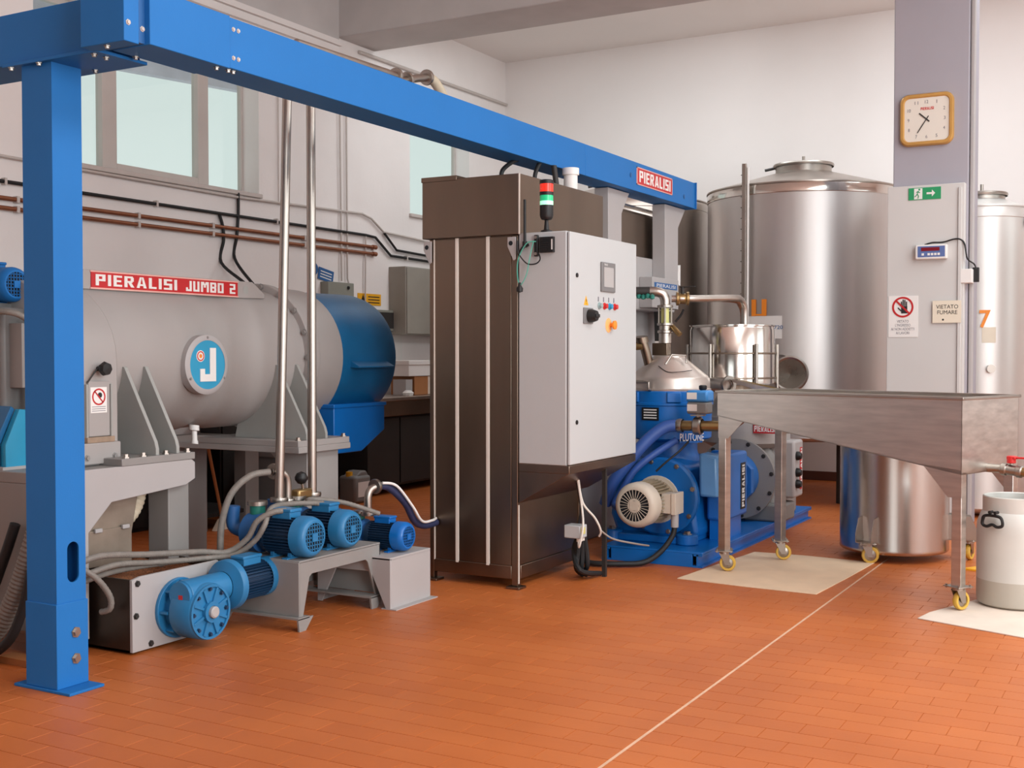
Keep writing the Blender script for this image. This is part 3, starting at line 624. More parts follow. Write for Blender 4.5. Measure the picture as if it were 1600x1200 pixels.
# cradles
def cradle(y0, y1, base0, base1, far):
    MB().box(-5.2,-4.425,base0,base1,.852,.888).build('cradle_pad', DGREY if far else FGREY, dc, bevel=.003)
    for y in (y0, y1):
        MB().prism([(-4.70,1.335),(-4.665,1.33),(-4.455,.955),(-4.445,.92),(-4.445,.888),(-5.0,.888),(-4.98,.97),(-4.80,1.1),(-4.72,1.2)], 'y', y-.011, y+.011).build('gusset', GUSSET, dc, bevel=.002)
cradle(4.30, 4.44, 4.05, 4.54, False); cradle(5.48, 5.66, 5.37, 5.86, True)
bolts(dc, [(-4.45,y,.888) for y in (4.10,4.21,4.36,4.51,5.40,5.83)], (0,0,1), .013, .02, PIPEST)
MB().lathe([(.03,0),(.03,-.03),(.016,-.035),(.016,-.09),(.02,-.09),(.02,-.11),(0,-.11)], (-4.93,5.05,.985), (-.2,.15,1), 16).build('drain_cock', PAPER, dc)
# drive end left of the post
MB().box(-5.5,-4.86,3.72,3.86,.86,1.62).build('belt_guard', mat('guard_grey',(118,116,114),.5), dc, bevel=.02)
MB().prism([(3.66,.86),(3.80,.86),(3.80,1.13),(3.74,1.135),(3.66,.97)], 'x', -4.80, -4.765).build('coupling_guard', TURQ, dc, bevel=.003)
MB().prism([(3.64,.86),(3.66,.86),(3.66,.97),(3.74,1.135),(3.72,1.15),(3.64,1.0)], 'x', -5.2, -4.80).build('coupling_guard', CAPBLUE, dc, bevel=.003)
MB().box(-4.84,-4.76,3.64,3.84,.852,.866).build('guard_base', LGREY, dc)
MB().box(-4.77,-4.755,3.785,3.83,1.235,1.545).build('cable_duct', LGREY, dc, bevel=.004)
MB().box(-4.90,-4.77,3.76,3.83,1.235,1.545).build('cable_duct', FGREY, dc, bevel=.004)
MB().corr([(-5.0,3.62,1.60),(-4.86,3.66,1.60),(-4.78,3.73,1.59),(-4.762,3.80,1.555)], .016, .012).build('flexible_conduit', CONDUIT, dc)
MB().corr([(-4.765,3.80,1.24),(-4.77,3.80,1.12),(-4.80,3.80,1.0),(-4.83,3.79,.90)], .017, .012).build('flexible_conduit', CONDUIT, dc)
MB().tube([(-4.92,3.90,1.64),(-4.80,3.90,1.58),(-4.77,3.90,1.50)], .006, 6).build('cable', BLACK, dc)
MB().box(-5.25,-4.97,3.78,3.93,1.56,1.645).build('motor_bracket', MATS['guard_grey'], dc, bevel=.004)
motor(dc, Matrix.Translation((-4.9,3.838,1.735)) @ Matrix.Rotation(math.pi, 4, 'Z'), .086, .30, BLUE, MBLUE_D, feet=True)
bpy.context.view_layer.update()

# frame under the decanter
fr = thing('machine_frame', (-5.1, 4.7, 0), 'heavy grey painted steel frame carrying the decanter', 'frame')
MB().box(-5.8,-4.445,3.62,4.54,.80,.852).build('top_plate', FGREY, fr, bevel=.004)
MB().prism([(3.62,.055),(3.85,.055),(3.85,.555),(3.99,.685),(4.48,.722),(4.545,.75),(4.545,.835),(4.52,.852),(3.62,.852)], 'x', -4.455, -4.43).build('side_plate', LGREY, fr, bevel=.003)
MB().box(-5.8,-4.455,3.62,3.645,.12,.80).build('end_plate', FGREY, fr, bevel=.003)
MB().box(-4.62,-4.475,4.40,4.545,0,.80).build('column', FGREY, fr, bevel=.006)
MB().box(-5.75,-5.6,4.40,4.545,0,.80).build('column', FGREY, fr, bevel=.006)
MB().box(-5.75,-5.6,3.66,3.80,0,.80).build('column', FGREY, fr, bevel=.006)
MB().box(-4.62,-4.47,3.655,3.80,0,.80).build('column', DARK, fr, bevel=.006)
MB().box(-5.2,-4.42,5.37,5.865,.815,.852).build('column_head', DGREY, fr, bevel=.004)
MB().box(-4.66,-4.48,5.52,5.82,0,.815).build('column', DGREY, fr, bevel=.006)
MB().box(-5.75,-5.57,5.52,5.82,0,.815).build('column', DGREY, fr, bevel=.006)
MB().box(-5.75,-5.2,5.37,5.865,.815,.852).build('column_head', DGREY, fr, bevel=.004)
MB().prism([(-4.78,.815),(-4.66,.815),(-4.66,.70)], 'y', 5.52, 5.54).build('rib', DGREY, fr)
ch = thing('discharge_chute', (-4.7, 4.15, .36), 'dull steel discharge chute hanging under decanter into box', 'chute')
CHS = mat('chute_steel', (150, 136, 122), .45, .5, var=.15, scale=9)
MB().prism([(3.90,.40),(4.17,.40),(4.20,.52),(4.24,.70),(3.92,.70),(3.90,.52)], 'x', -4.95, -4.52).build('body', CHS, ch, bevel=.004)
MB().box(-4.52,-4.508,3.905,4.185,.37,.545).build('flap', CHS, ch, bevel=.002)
for y in (3.97, 4.14): MB().box(-4.51,-4.495,y-.022,y+.022,.535,.555).build('hinge', LGREY, ch, bevel=.003)
MB().corr([(-4.62,4.18,.52),(-4.60,4.27,.60),(-4.62,4.33,.70),(-4.7,4.36,.78)], .045, .02).build('duct', HOSECR, ch)

# pomace box with gear motor
pb = thing('pomace_conveyor', (-4.4, 4.18, 0), 'low dark steel box of olive pomace with blue gear motor', 'conveyor')
mb = MB(); mb.box(-4.72,-4.18,3.88,3.89,.01,.35); mb.box(-4.72,-4.18,4.47,4.48,.01,.35); mb.box(-4.73,-4.72,3.88,4.48,.01,.35); mb.box(-4.72,-4.20,3.88,4.48,.01,.02)
mb.build('box', DSTEEL if False else mat('dark_steel',(74,64,56),.4,.8,var=.1), pb)
MB().prism([(3.878,.012),(4.49,.012),(4.49,.30),(4.44,.36),(3.93,.36),(3.878,.35)], 'x', -4.195, -4.178).build('face_plate', LGREY, pb, bevel=.002)
vs_, fs_ = [], []; nx, ny = 24, 28
for i in range(nx+1):
    for j in range(ny+1):
        x = -4.72+.52*i/nx; y = 3.89+.58*j/ny; vs_.append((x, y, .315+.03*math.sin(i*.5)*math.sin(j*.35)+random.uniform(-.006,.006)))
for i in range(nx):
    for j in range(ny): a = i*(ny+1)+j; fs_.append((a, a+ny+1, a+ny+2, a+1))
pm_ = MB().add(vs_, fs_).build('pomace', POMACE, pb); pm_['kind'] = 'stuff'
bolts(pb, [(-4.178,3.91,.33),(-4.178,3.90,.18),(-4.178,3.99,.035),(-4.178,4.42,.33),(-4.178,4.25,.04)], (1,0,0), .011, .01, DARK)
GX, GY, GZ = -4.178, 4.16, .175
mb = MB(); mb.cyl((GX,GY,GZ),(GX+.02,GY,GZ),.145,n=32); gf = mb.build('mounting_flange', MBLUE, pb, bevel=.003)
for a in range(0,360,45): MB(Matrix.Translation((GX+.02,GY,GZ)) @ Matrix.Rotation(R(a),4,'X')).box(0,.05,.095,.135,-.006,.006).build('flange_rib', MBLUE, gf)
MB().lathe([(.10,.02),(.10,.07),(.13,.075),(.135,.085),(.135,.20),(.128,.21),(0,.21)], (GX,GY,GZ), (1,0,0), 40).build('gearbox', MBLUE, pb)
gc = MB().ring((GX+.208,GY,GZ), (1,0,0), .118, .13, .012, 40); gc.ring((GX+.208,GY,GZ), (1,0,0), .03, .05, .024, 28)
for a in range(22,382,45): gc.M = Matrix.Translation((GX+.208,GY,GZ)) @ Matrix.Rotation(R(a),4,'X'); gc.box(0,.012,.048,.12,-.006,.006)
gc.M = None; gcv = gc.build('gearbox_cover', MBLUE, pb)
bolts(gcv, [(GX+.21,GY+.108*math.cos(R(a)),GZ+.108*math.sin(R(a))) for a in range(0,360,45)], (1,0,0), .008, .012, MBLUE_D)
MB().lathe([(.028,.2),(.028,.245),(.022,.25),(0,.25)], (GX,GY,GZ), (1,0,0), 24).build('shaft_end', LGREY, gcv)
MB().cyl((GX+.13,GY-.10,GZ+.085),(GX+.13,GY+.17,GZ+.085),.072,n=28).build('worm_housing', MBLUE, pb, bevel=.006)
MB().cyl((GX+.13,GY-.115,GZ+.085),(GX+.13,GY-.10,GZ+.085),.066,n=28).build('worm_cap', MBLUE, pb)
MB().box(GX+.125,GX+.15,GY-.117,GY-.114,GZ+.07,GZ+.09).build('red_plug', RED, pb)
MB().lathe([(.072,.17),(.12,.19),(.125,.20),(.125,.225),(0,.225)], (GX+.13,GY,GZ+.085), AY, 32).build('adapter_flange', MBLUE, pb)
motor(pb, Matrix.Translation((GX+.13,GY+.54,GZ+.085)) @ Matrix.Rotation(R(-90),4,'Z'), .098, .315, MBLUE, MBLUE_D, feet=False)
# cover plate of pomace gear motor terminal box comes with the motor

# ================================================================== PUMPS
ps = thing('pump_stand', (-4.05, 4.99, 0), 'grey folded steel stand under two blue pumps', 'stand')
MB().box(-4.28,-3.82,4.64,5.335,.338,.352).build('top', FGREY, ps, bevel=.003)
MB().prism([(4.64,.075),(4.665,.05),(4.72,.26),(4.74,.275),(5.20,.275),(5.22,.26),(5.30,.05),(5.335,.06),(5.335,.345),(4.64,.345)], 'x', -3.832, -3.82).build('side_plate', FGREY, ps, bevel=.002)
MB().box(-4.28,-3.82,4.635,4.645,.07,.345).build('end_plate', FGREY, ps, bevel=.002)
MB().box(-4.28,-3.82,5.325,5.335,.07,.345).build('end_plate', FGREY, ps, bevel=.002)
MB().box(-4.28,-4.268,4.64,5.335,.10,.345).build('side_plate', FGREY, ps, bevel=.002)
for y in (4.635, 5.25):
    mb = MB(); mb.box(-4.33,-3.80,y-.03,y+.06,.06,.07); mb.build('foot_channel', FGREY, ps)
    for x in (-4.32,-3.805): MB().prism([(y-.03,.065),(y+.09,.065),(y+.03,0),(y-.02,0)], 'x', x-.005, x+.005).build('foot', FGREY, ps)
ws = thing('pump_stand', (-3.9, 5.46, 0), 'white painted steel stand under the single pump by cabinet', 'stand')
MB().box(-4.2,-3.70,5.26,5.66,.268,.284).build('top', LGREY, ws, bevel=.003)
MB().box(-3.712,-3.70,5.27,5.66,.003,.275).build('side_plate', LGREY, ws, bevel=.003)
MB().prism([(-4.2,.28),(-3.70,.28),(-3.70,.003),(-3.73,.003),(-3.83,.20),(-4.07,.20),(-4.17,.003),(-4.2,.003)], 'y', 5.26, 5.272).build('end_plate', LGREY, ws, bevel=.002)
MB().box(-4.2,-4.188,5.27,5.66,.003,.275).build('side_plate', LGREY, ws)
MB().box(-3.76,-3.66,5.26,5.675,0,.005).build('foot_plate', LGREY, ws)
def pump(name, label, x, y, z, r, m, L=.30):
    t = thing(name, (x-L/2, y, z-1.08*r), label, 'pump', 'blue pumps on low stands')
    motor(t, Matrix.Translation((x,y,z)) @ Matrix.Rotation(math.pi,4,'Z'), r, L, m, MBLUE_D)
    MB().lathe([(0,L),(.75*r,L),(.75*r,L+.03),(.98*r,L+.04),(.98*r,L+.12),(.7*r,L+.14),(0,L+.14)], (x,y,z), (-1,0,0), 28).build('pump_head', SIGNBLUE, t)
    MB().cyl((x-L-.08,y,z),(x-L-.08,y,z+r*1.35),r*.38,n=16).build('outlet_port', TEAL, t)
    MB().cyl((x-L-.08,y,z+r*1.35),(x-L-.08,y,z+r*1.55),r*.5,n=16).build('outlet_flange', PIPEST, t)
    MB().tube([(x-L-.13,y,z),(x-L-.19,y,z),(x-L-.23,y-.02,z+.03),(x-L-.23,y-.02,z+.13)], r*.34, 12).build('inlet_elbow', SIGNBLUE, t)
    return t
pump('pump', 'blue pump nearest the gear motor on grey stand', -3.80, 4.74, .462, .105, MBLUE)
pump('pump', 'middle blue pump, farther one on grey stand', -3.80, 5.06, .462, .102, MBLUE)
pump('pump', 'blue pump on white stand beside steel cabinet', -3.72, 5.47, .372, .082, SBLUE, .26)
def flange_pipe(name, label, pts, r, m=PIPEST, fl=(), smooth=False, group=None):
    t = thing(name, pts[0], label, 'pipe', group)
    MB().tube(pts, r, 16, smooth=smooth).build('pipe', m, t)
    for p, d in fl: MB().lathe([(0,-.012),(r*1.9,-.012),(r*2.0,0),(r*1.9,.012),(0,.012)], p, d, 20).build('clamp', m, t)
    return t
flange_pipe('riser_pipe', 'thin steel riser pipe leaning behind beam, left of the pair', [(-4.17,4.90,.60),(-4.12,4.93,3.0),(-4.11,4.99,3.06),(-4.10,5.9,3.07)], .025, fl=[((-4.17,4.90,.615),(0,0,1)),((-4.10,5.9,3.07),(0,1,0))], group='steel riser pipes')
flange_pipe('riser_pipe', 'thin straight steel riser pipe, right of the pair', [(-4.17,5.18,.60),(-4.17,5.18,2.99),(-4.15,5.24,3.05),(-4.10,5.95,3.05),(-4.10,6.12,3.10),(-4.1,6.24,3.13)], .025, fl=[((-4.17,5.18,.615),(0,0,1)),((-4.1,6.02,3.07),(0,1,.3)),((-4.1,6.24,3.13),(0,1,.2))], group='steel riser pipes')
tag(MB().tube([(-4.1,6.25,3.13),(-4.1,6.33,3.12),(-4.1,6.45,3.03),(-4.1,6.55,2.90),(-4.05,6.6,2.75)], .032, 14).build('cream_hose', HOSECR), 'cream hose bending down behind top of gantry beam', 'hose')
vb = thing('ball_valve', (-4.17, 5.1, .60), 'small brass valve with black ball handle beside riser pipe', 'valve')
MB().box(-4.20,-4.14,5.03,5.15,.60,.655).build('body', BRASS, vb, bevel=.012)
MB().cyl((-4.17,5.10,.65),(-4.17,5.09,.69),.007,n=8).build('stem', PIPEST, vb)
MB().lathe([(0,-.036),(.02,-.03),(.035,-.01),(.036,.005),(.025,.026),(0,.036)], (-4.17,5.085,.715), (0,0,1), 18).build('ball_knob', BLACK, vb)
def hose(name, label, pts, r, m, corr=False, group=None, sm=True):
    mb = MB(); (mb.corr(pts, r) if corr else mb.tube(pts, r, 12, smooth=sm)); return tag(mb.build(name, m), label, 'hose', group)
hp = flange_pipe('elbow_pipe', 'polished steel elbow rising from nearest blue pump', [(-4.18,4.98,.58),(-4.18,4.98,.70),(-4.185,4.96,.745),(-4.2,4.92,.765),(-4.21,4.88,.765)], .022, fl=[((-4.18,4.98,.60),(0,0,1)),((-4.205,4.90,.765),(0,1,0))], smooth=True)
hose('clear_hose', 'clear ribbed hose arching over the pumps to the floor', [(-4.21,4.87,.765),(-4.25,4.76,.75),(-4.30,4.67,.66),(-4.33,4.63,.50),(-4.33,4.62,.32)], .018, CONDUIT)
flange_pipe('elbow_pipe', 'polished steel elbow rising from pump on white stand', [(-4.0,5.47,.48),(-4.0,5.47,.58),(-3.995,5.49,.62),(-3.98,5.53,.635)], .022, fl=[((-4.0,5.47,.485),(0,0,1)),((-3.985,5.52,.635),(0,1,.1))], smooth=True)
hose('dark_hose', 'dark blue hose curving from white stand pump to cabinet', [(-3.98,5.54,.635),(-3.96,5.62,.62),(-3.93,5.74,.52),(-3.93,5.84,.40),(-3.93,5.95,.36),(-3.94,6.09,.36)], .022, mat('navy_hose',(44,52,86),.45))
hose('white_hose', 'thin white hose running alongside the dark blue hose', [(-3.95,5.54,.655),(-3.92,5.64,.63),(-3.89,5.76,.50),(-3.89,5.86,.40),(-3.91,6.0,.385),(-3.94,6.09,.385)], .008, PAPER)
G1 = 'grey cable conduits above the pomace box'
hose('flexible_conduit', 'grey conduit, uppermost of the bundle above pomace box', [(-4.36,3.66,.42),(-4.30,3.80,.465),(-4.30,4.09,.43),(-4.26,4.40,.40),(-4.20,4.53,.385),(-4.12,4.59,.45),(-4.07,4.61,.54),(-4.01,4.66,.585),(-3.97,4.72,.59)], .016, CONDUIT, True, G1)
hose('flexible_conduit', 'grey conduit, lower of the bundle above pomace box', [(-4.36,3.68,.36),(-4.30,3.88,.41),(-4.30,4.13,.385),(-4.24,4.42,.365),(-4.17,4.55,.37),(-4.08,4.60,.44),(-4.03,4.62,.52),(-4.05,4.70,.60),(-4.07,4.9,.60),(-3.99,5.05,.59)], .015, CONDUIT, True, G1)
hose('flexible_conduit', 'grey conduit lying lowest over pomace box rim', [(-4.38,3.70,.33),(-4.34,3.90,.37),(-4.30,4.2,.372),(-4.20,4.45,.37),(-4.09,4.53,.37)], .014, CONDUIT, True, G1)
hose('flexible_conduit', 'short grey conduit drooping down front of pomace box', [(-4.36,3.62,.45),(-4.30,3.68,.43),(-4.27,3.755,.37),(-4.26,3.82,.28),(-4.27,3.83,.22),(-4.32,3.82,.20)], .015, CONDUIT, True, G1)
hose('flexible_conduit', 'grey conduit linking the middle pump to its neighbour', [(-3.98,5.04,.585),(-4.05,5.0,.60),(-4.10,5.1,.60),(-4.0,5.25,.57),(-3.87,5.40,.50)], .014, CONDUIT, True)
hose('flexible_conduit', 'thick ribbed hose curving to floor left of blue post', [(-4.46,3.585,.62),(-4.50,3.56,.46),(-4.56,3.53,.28),(-4.66,3.50,.12),(-4.85,3.46,.05),(-5.2,3.42,.045)], .043, CONDUIT, True)
hose('black_hose', 'black hose hanging beside the thick ribbed hose', [(-4.42,3.575,.60),(-4.45,3.545,.42),(-4.48,3.52,.25),(-4.54,3.48,.10),(-4.70,3.44,.03),(-5.1,3.36,.025)], .022, BLACKR)
hose('black_hose', 'black hose on the floor behind pump stand', [(-5.6,5.6,.03),(-5.2,5.7,.03),(-4.8,5.45,.03),(-4.5,5.25,.03),(-4.35,5.2,.03)], .028, BLACKR)
hose('black_hose', 'second black hose farther left of the blue post', [(-4.60,3.58,.62),(-4.66,3.56,.45),(-4.75,3.54,.26),(-4.90,3.50,.09),(-5.2,3.47,.03)], .024, BLACKR)
tag(MB().box(-4.62,-4.40,3.50,3.58,0,.03).build('wood_offcut', WOOD), 'short wooden offcut on the floor left of blue post', 'wood')
bpy.context.view_layer.update()
#PART2
# ================================================================== BLUE SEPARATOR ON ITS SKID
sk = thing('skid_plate', (-3.01, 8.6, 0), 'blue steel skid on the floor under both separators', 'skid')
mb = MB(); mb.box(-3.37,-2.65,7.28,9.95,.085,.10); mb.build('deck', SBLUE, sk, bevel=.003)
for x0, x1 in ((-3.37,-3.30),(-2.72,-2.65)):
    mb = MB(); mb.box(x0,x1,7.28,9.95,0,.012); mb.box(x0 if x0 < -3 else x1-.06, x0+.06 if x0 < -3 else x1, 7.28,9.95,.075,.085)
    mb.box(x0+.03,x0+.042,7.28,9.95,.012,.085); mb.build('channel', SBLUE, sk)
MB().box(-3.30,-2.72,7.28,7.30,0,.085).build('end_channel', SBLUE, sk, bevel=.002)
SX, SY = -3.17, 8.0
sp = thing('separator', (SX, SY, .10), 'blue vertical separator with beige motor and conical hood', 'separator')
MB().prism([(-3.42,.10),(-2.86,.10),(-2.82,.16),(-2.84,.26),(-2.90,.62),(-3.02,.66),(-3.34,.66),(-3.44,.6),(-3.48,.26)], 'y', 7.66, 8.30).build('gear_casing', SBLUE, sp, bevel=.03)
mb = MB()
for x in (-3.42,-2.86):
    for y in (7.56,8.32): mb.cyl((x,y,.10),(x,y,.17),.075,n=24)
mb.box(-3.44,-2.84,7.52,8.36,.10,.15); mb.build('foot_flange', SBLUE, sp, bevel=.008)
bolts(sp, [(x,y,.17) for x in (-3.42,-2.86) for y in (7.56,8.32)], (0,0,1), .022, .02, PIPEST)
FX, FZ = -3.06, .415
MB().lathe([(0,0),(.255,0),(.27,.012),(.27,.05),(.24,.06),(.24,.14),(0,.14)], (FX,7.56,FZ), AY, 48).build('motor_flange_plate', SBLUE, sp)
bolts(sp, [(FX+.245*math.cos(R(a)),7.56,FZ+.245*math.sin(R(a))) for a in range(15,375,45)], (0,-1,0), .012, .014, PIPEST)
MB().lathe([(.24,.62),(.22,.66),(.205,.70),(.205,.77),(.235,.785),(.30,.80),(.305,.82)], (SX,SY,0), (0,0,1), 48).build('neck', SBLUE, sp)
bd = MB().lathe([(.29,.79),(.305,.80),(.308,1.03),(.316,1.035),(.316,1.05),(.308,1.055),(.308,1.13),(.30,1.135),(0,1.135)], (SX,SY,0), (0,0,1), 56).build('bowl_casing', SBLUE, sp)
for a in (-120,-62,0): MB(Matrix.Translation((SX,SY,0)) @ Matrix.Rotation(R(a),4,'Z')).box(.30,.322,-.05,.05,1.055,1.128).build('clamp_block', SBLUE, bd, bevel=.006)
npl = MB(Matrix.Translation((SX,SY,0)) @ Matrix.Rotation(R(-93),4,'Z')).box(.308,.313,-.065,.065,.93,1.02).build('rating_plate', BLACK, bd)
for i in range(4): MB(Matrix.Translation((SX,SY,0)) @ Matrix.Rotation(R(-93),4,'Z')).box(.3125,.3135,-.05,.05,.943+i*.019,.951+i*.019).build('print_line', PAPER, npl)
pn = R(-40); u_ = Vector((math.cos(pn+math.pi/2), math.sin(pn+math.pi/2), 0)); c_ = Vector((SX+.222*math.cos(pn), SY+.222*math.sin(pn), .745))
lp = MB(Matrix.Translation((SX,SY,0)) @ Matrix.Rotation(pn,4,'Z')).box(.205,.325,-.09,.09,.775,.787).build('letter_bracket', SBLUE, sp)
text('lettering', 'PLUTONE', PAPER, lp, Vector((-2.915, 7.79, .815)), u_, (0,0,1), .19, .055, bold=.01)
hd = MB().lathe([(.30,1.135),(.302,1.145),(.295,1.15),(.292,1.215),(.28,1.235),(.12,1.365),(.115,1.38),(.10,1.385),(0,1.385)], (SX,SY,0), (0,0,1), 56).build('hood', SEPTOP, sp)
MB().tube([(SX-.02,SY-.30,1.14),(SX-.02,SY-.335,1.15),(SX-.02,SY-.335,1.195),(SX-.06,SY-.33,1.20),(SX-.30,SY-.2,1.20)], .010, 10, smooth=False).build('handle', PIPEST, sp)
MB().tube([(SX+.0,SY-.20,1.31),(SX+.08,SY-.23,1.27),(SX+.16,SY-.20,1.27),(SX+.22,SY-.12,1.28)], .0028, 6).build('wire', DARK, hd)
MB().tube([(SX+.04,SY-.17,1.32),(SX+.07,SY-.12,1.39),(SX+.16,SY-.08,1.385),(SX+.17,SY-.10,1.33)], .007, 8, smooth=False).build('lifting_handle', PIPEST, hd)
motor(sp, Matrix.Translation((-3.08,7.16,FZ-.02)) @ Matrix.Rotation(R(90),4,'Z'), .150, .39, MOTW, FINW, head='radial', feet=False, box='y', box_side=-1, flange=.165)
MB().cyl((-2.88,7.38,.34),(-2.88,7.38,.24),.026,n=14).build('cable_gland', LGREY, sp)
hose('motor_cable', 'thick black cable looping from beige motor across the floor', [(-2.88,7.38,.25),(-2.89,7.36,.18),(-2.93,7.26,.09),(-3.0,7.15,.03),(-3.12,7.05,.024),(-3.25,6.99,.024),(-3.34,7.0,.024),(-3.42,7.1,.03)], .018, BLACKR)
# blue hose with actuated valve
hose('blue_hose', 'fat blue hose bending down from valve past the separator', [(-2.95,7.60,.905),(-3.02,7.56,.895),(-3.10,7.50,.83),(-3.18,7.44,.73),(-3.26,7.40,.62),(-3.34,7.38,.50),(-3.40,7.40,.36)], .043, HOSEBLUE)
hose('blue_hose', 'thinner blue hose behind the beige motor', [(-2.98,7.66,.80),(-3.10,7.52,.70),(-3.20,7.45,.60),(-3.27,7.42,.48),(-3.32,7.38,.37),(-3.26,7.34,.345)], .024, HOSEBLUE)
hose('thin_cable', 'thin black cable hanging from actuator to beige motor', [(-2.86,7.58,.80),(-2.90,7.52,.74),(-2.98,7.46,.66),(-3.04,7.44,.60)], .007, BLACKR)
va = thing('actuated_valve', (-2.79, 7.6, .86), 'blue and grey valve actuator on steel valve beside trolley', 'valve')
MB().tube([(-2.96,7.60,.905),(-2.60,7.60,.91)], .036, 18).build('valve_pipe', BRASS, va)
MB().lathe([(.05,-.03),(.062,-.02),(.062,.02),(.05,.03)], (-2.80,7.6,.907), (1,0,0), 20).build('valve_ball', PIPEST, va)
MB().lathe([(.046,-.02),(.05,0),(.046,.02)], (-2.93,7.6,.905), (1,0,0), 18).build('hose_clamp', PIPEST, va)
MB().cyl((-2.80,7.6,.93),(-2.80,7.6,.99),.017,n=12).build('stem', PIPEST, va)
mb = MB(); mb.box(-2.845,-2.755,7.57,7.63,.975,.985); mb.build('mount', PIPEST, va)
ab = MB().box(-2.865,-2.72,7.55,7.67,.99,1.07).build('actuator_base', GREYPL, va, bevel=.012)
at = MB().box(-2.87,-2.715,7.545,7.675,1.07,1.15).build('actuator_cover', mat('actuator_blue',(62,138,206),.4), va, bevel=.016)
MB().box(-2.86,-2.79,7.5435,7.545,1.09,1.135).build('sticker', PAPER, at); MB().box(-2.86,-2.79,7.5485,7.5495,1.01,1.055).build('sticker', PAPER, ab)
MB().lathe([(.02,0),(.028,.01),(.028,.03),(.018,.035),(0,.035)], (-2.77,7.61,1.15), (0,0,1), 10).build('position_knob', BLACK, va)
# pipework on top of the separator
pw = thing('separator_pipework', (-3.2, 8.05, 1.385), 'steel feed pipework with yellow sight glass above separator hood', 'pipework')
px_, py_ = -3.23, 8.07
MB().box(px_-.085,px_+.03,py_-.04,py_+.04,1.385,1.475).build('feed_block', DSTEEL, pw, bevel=.003)
MB().lathe([(.045,1.475),(.045,1.545),(.055,1.55),(.055,1.565),(.04,1.57),(.04,1.60),(.058,1.605),(.058,1.62)], (px_,py_,0), (0,0,1), 24).build('pipe_stack', STEEL, pw)
MB().lathe([(.030,1.62),(.030,1.73)], (px_,py_,0), (0,0,1), 20).build('sight_glass', SGLASS, pw)
for a in range(0,360,90): MB().cyl((px_+.045*math.cos(R(a+20)),py_+.045*math.sin(R(a+20)),1.61),(px_+.045*math.cos(R(a+20)),py_+.045*math.sin(R(a+20)),1.745),.007,n=8).build('tie_rod', PIPEST, pw)
MB().lathe([(.058,1.735),(.058,1.75),(.036,1.755)], (px_,py_,0), (0,0,1), 24).build('collar', PIPEST, pw)
MB().tube([(px_,py_,1.745),(px_,py_,1.79),(px_-.015,py_-.01,1.83),(px_-.05,py_-.03,1.848),(px_-.10,py_-.05,1.85)], .036, 16).build('elbow', STEEL, pw)
MB().cyl((px_-.10,py_-.05,1.85),(px_-.26,py_-.12,1.85),.036,n=18).build('spool', DARK, pw)
MB().cyl((px_-.22,py_-.105,1.85),(px_-.30,py_-.14,1.85),.04,n=18).build('blue_cap', SIGNBLUE, pw)
for i in range(4): MB().lathe([(0,0),(.018,.005),(.018,.03),(0,.04)], (px_-.06-.035*i,py_-.10,1.79+.006*(i%2)), (0,0,1), 8).build('green_fitting', TEAL, pw)
vv = MB().lathe([(.03,-.05),(.05,-.045),(.05,-.03),(.038,-.02),(.038,.02),(.05,.03),(.05,.045),(.03,.05)], (px_+.10,py_+.09,1.80), (1,.5,0), 20).build('butterfly_valve', BRASS, pw)
MB().cyl((px_+.10,py_+.09,1.83),(px_+.10,py_+.09,1.885),.014,n=10).build('valve_stem', DARK, vv)
MB().box(px_+.08,px_+.20,py_+.08,py_+.10,1.88,1.89).build('valve_handle', DARK, vv, bevel=.004)
MB().tube([(px_+.03,py_+.05,1.80),(px_+.16,py_+.13,1.80),(px_+.34,py_+.50,1.815),(px_+.36,py_+.62,1.81),(px_+.37,py_+.68,1.77),(px_+.37,py_+.70,1.70),(px_+.37,py_+.70,1.55)], .026, 14).build('transfer_pipe', STEEL, pw)
MB().tube([(px_+.17,py_+.16,1.80),(px_+.33,py_+.54,1.80),(px_+.345,py_+.66,1.77),(px_+.345,py_+.73,1.70),(px_+.345,py_+.73,1.55)], .018, 12).build('transfer_pipe', COPPER, pw)
MB().tube([(px_+.04,py_+.03,1.60),(px_+.09,py_+.0,1.56),(px_+.12,py_-.01,1.535)], .02, 10).build('side_valve', BRASS, pw)
MB().tube([(px_+.06,py_+.05,1.63),(px_+.10,py_+.06,1.68),(px_+.12,py_+.06,1.72)], .009, 8).build('side_lever', BLACK, pw)
MB().tube([(SX-.11,SY-.10,1.30),(SX-.13,SY-.13,1.42),(SX-.15,SY-.15,1.50)], .034, 14).build('inlet_stub', DSTEEL, pw)
MB().lathe([(.05,-.02),(.05,.02),(0,.02)], (SX-.152,SY-.152,1.50), (-.1,-.1,.5), 18).build('stub_clamp', DSTEEL, pw)
MB().tube([(SX-.14,SY-.16,1.455),(SX-.22,SY-.18,1.45),(SX-.32,SY-.2,1.45)], .03, 12).build('inlet_branch', BRASS, pw)
# guard box with vertical lettering beside the separator
gb = thing('motor_guard', (-2.82, 8.0, .10), 'blue box guard with upright white lettering behind trolley leg', 'guard')
MB().box(-2.81,-2.665,7.80,8.26,.24,.70).build('cover', MBLUE if False else mat('guard_blue',(34,104,180),.4), gb, bevel=.02)
MB().prism([(-2.81,.42),(-2.67,.42),(-2.68,.70),(-2.81,.72)], 'y', 7.64, 7.80).build('clear_hood', PALEBLUE, gb, bevel=.02)
MB().box(-2.80,-2.70,7.84,8.22,.10,.24).build('base', SBLUE, gb)
ls = MB().box(-2.665,-2.661,8.10,8.20,.29,.62).build('label_strip', BLACK, gb)
block('lettering', 'PIERALISI', PAPER, ls, (-2.661,8.15,.455), (0,0,1), (0,-1,0), .30, .05)
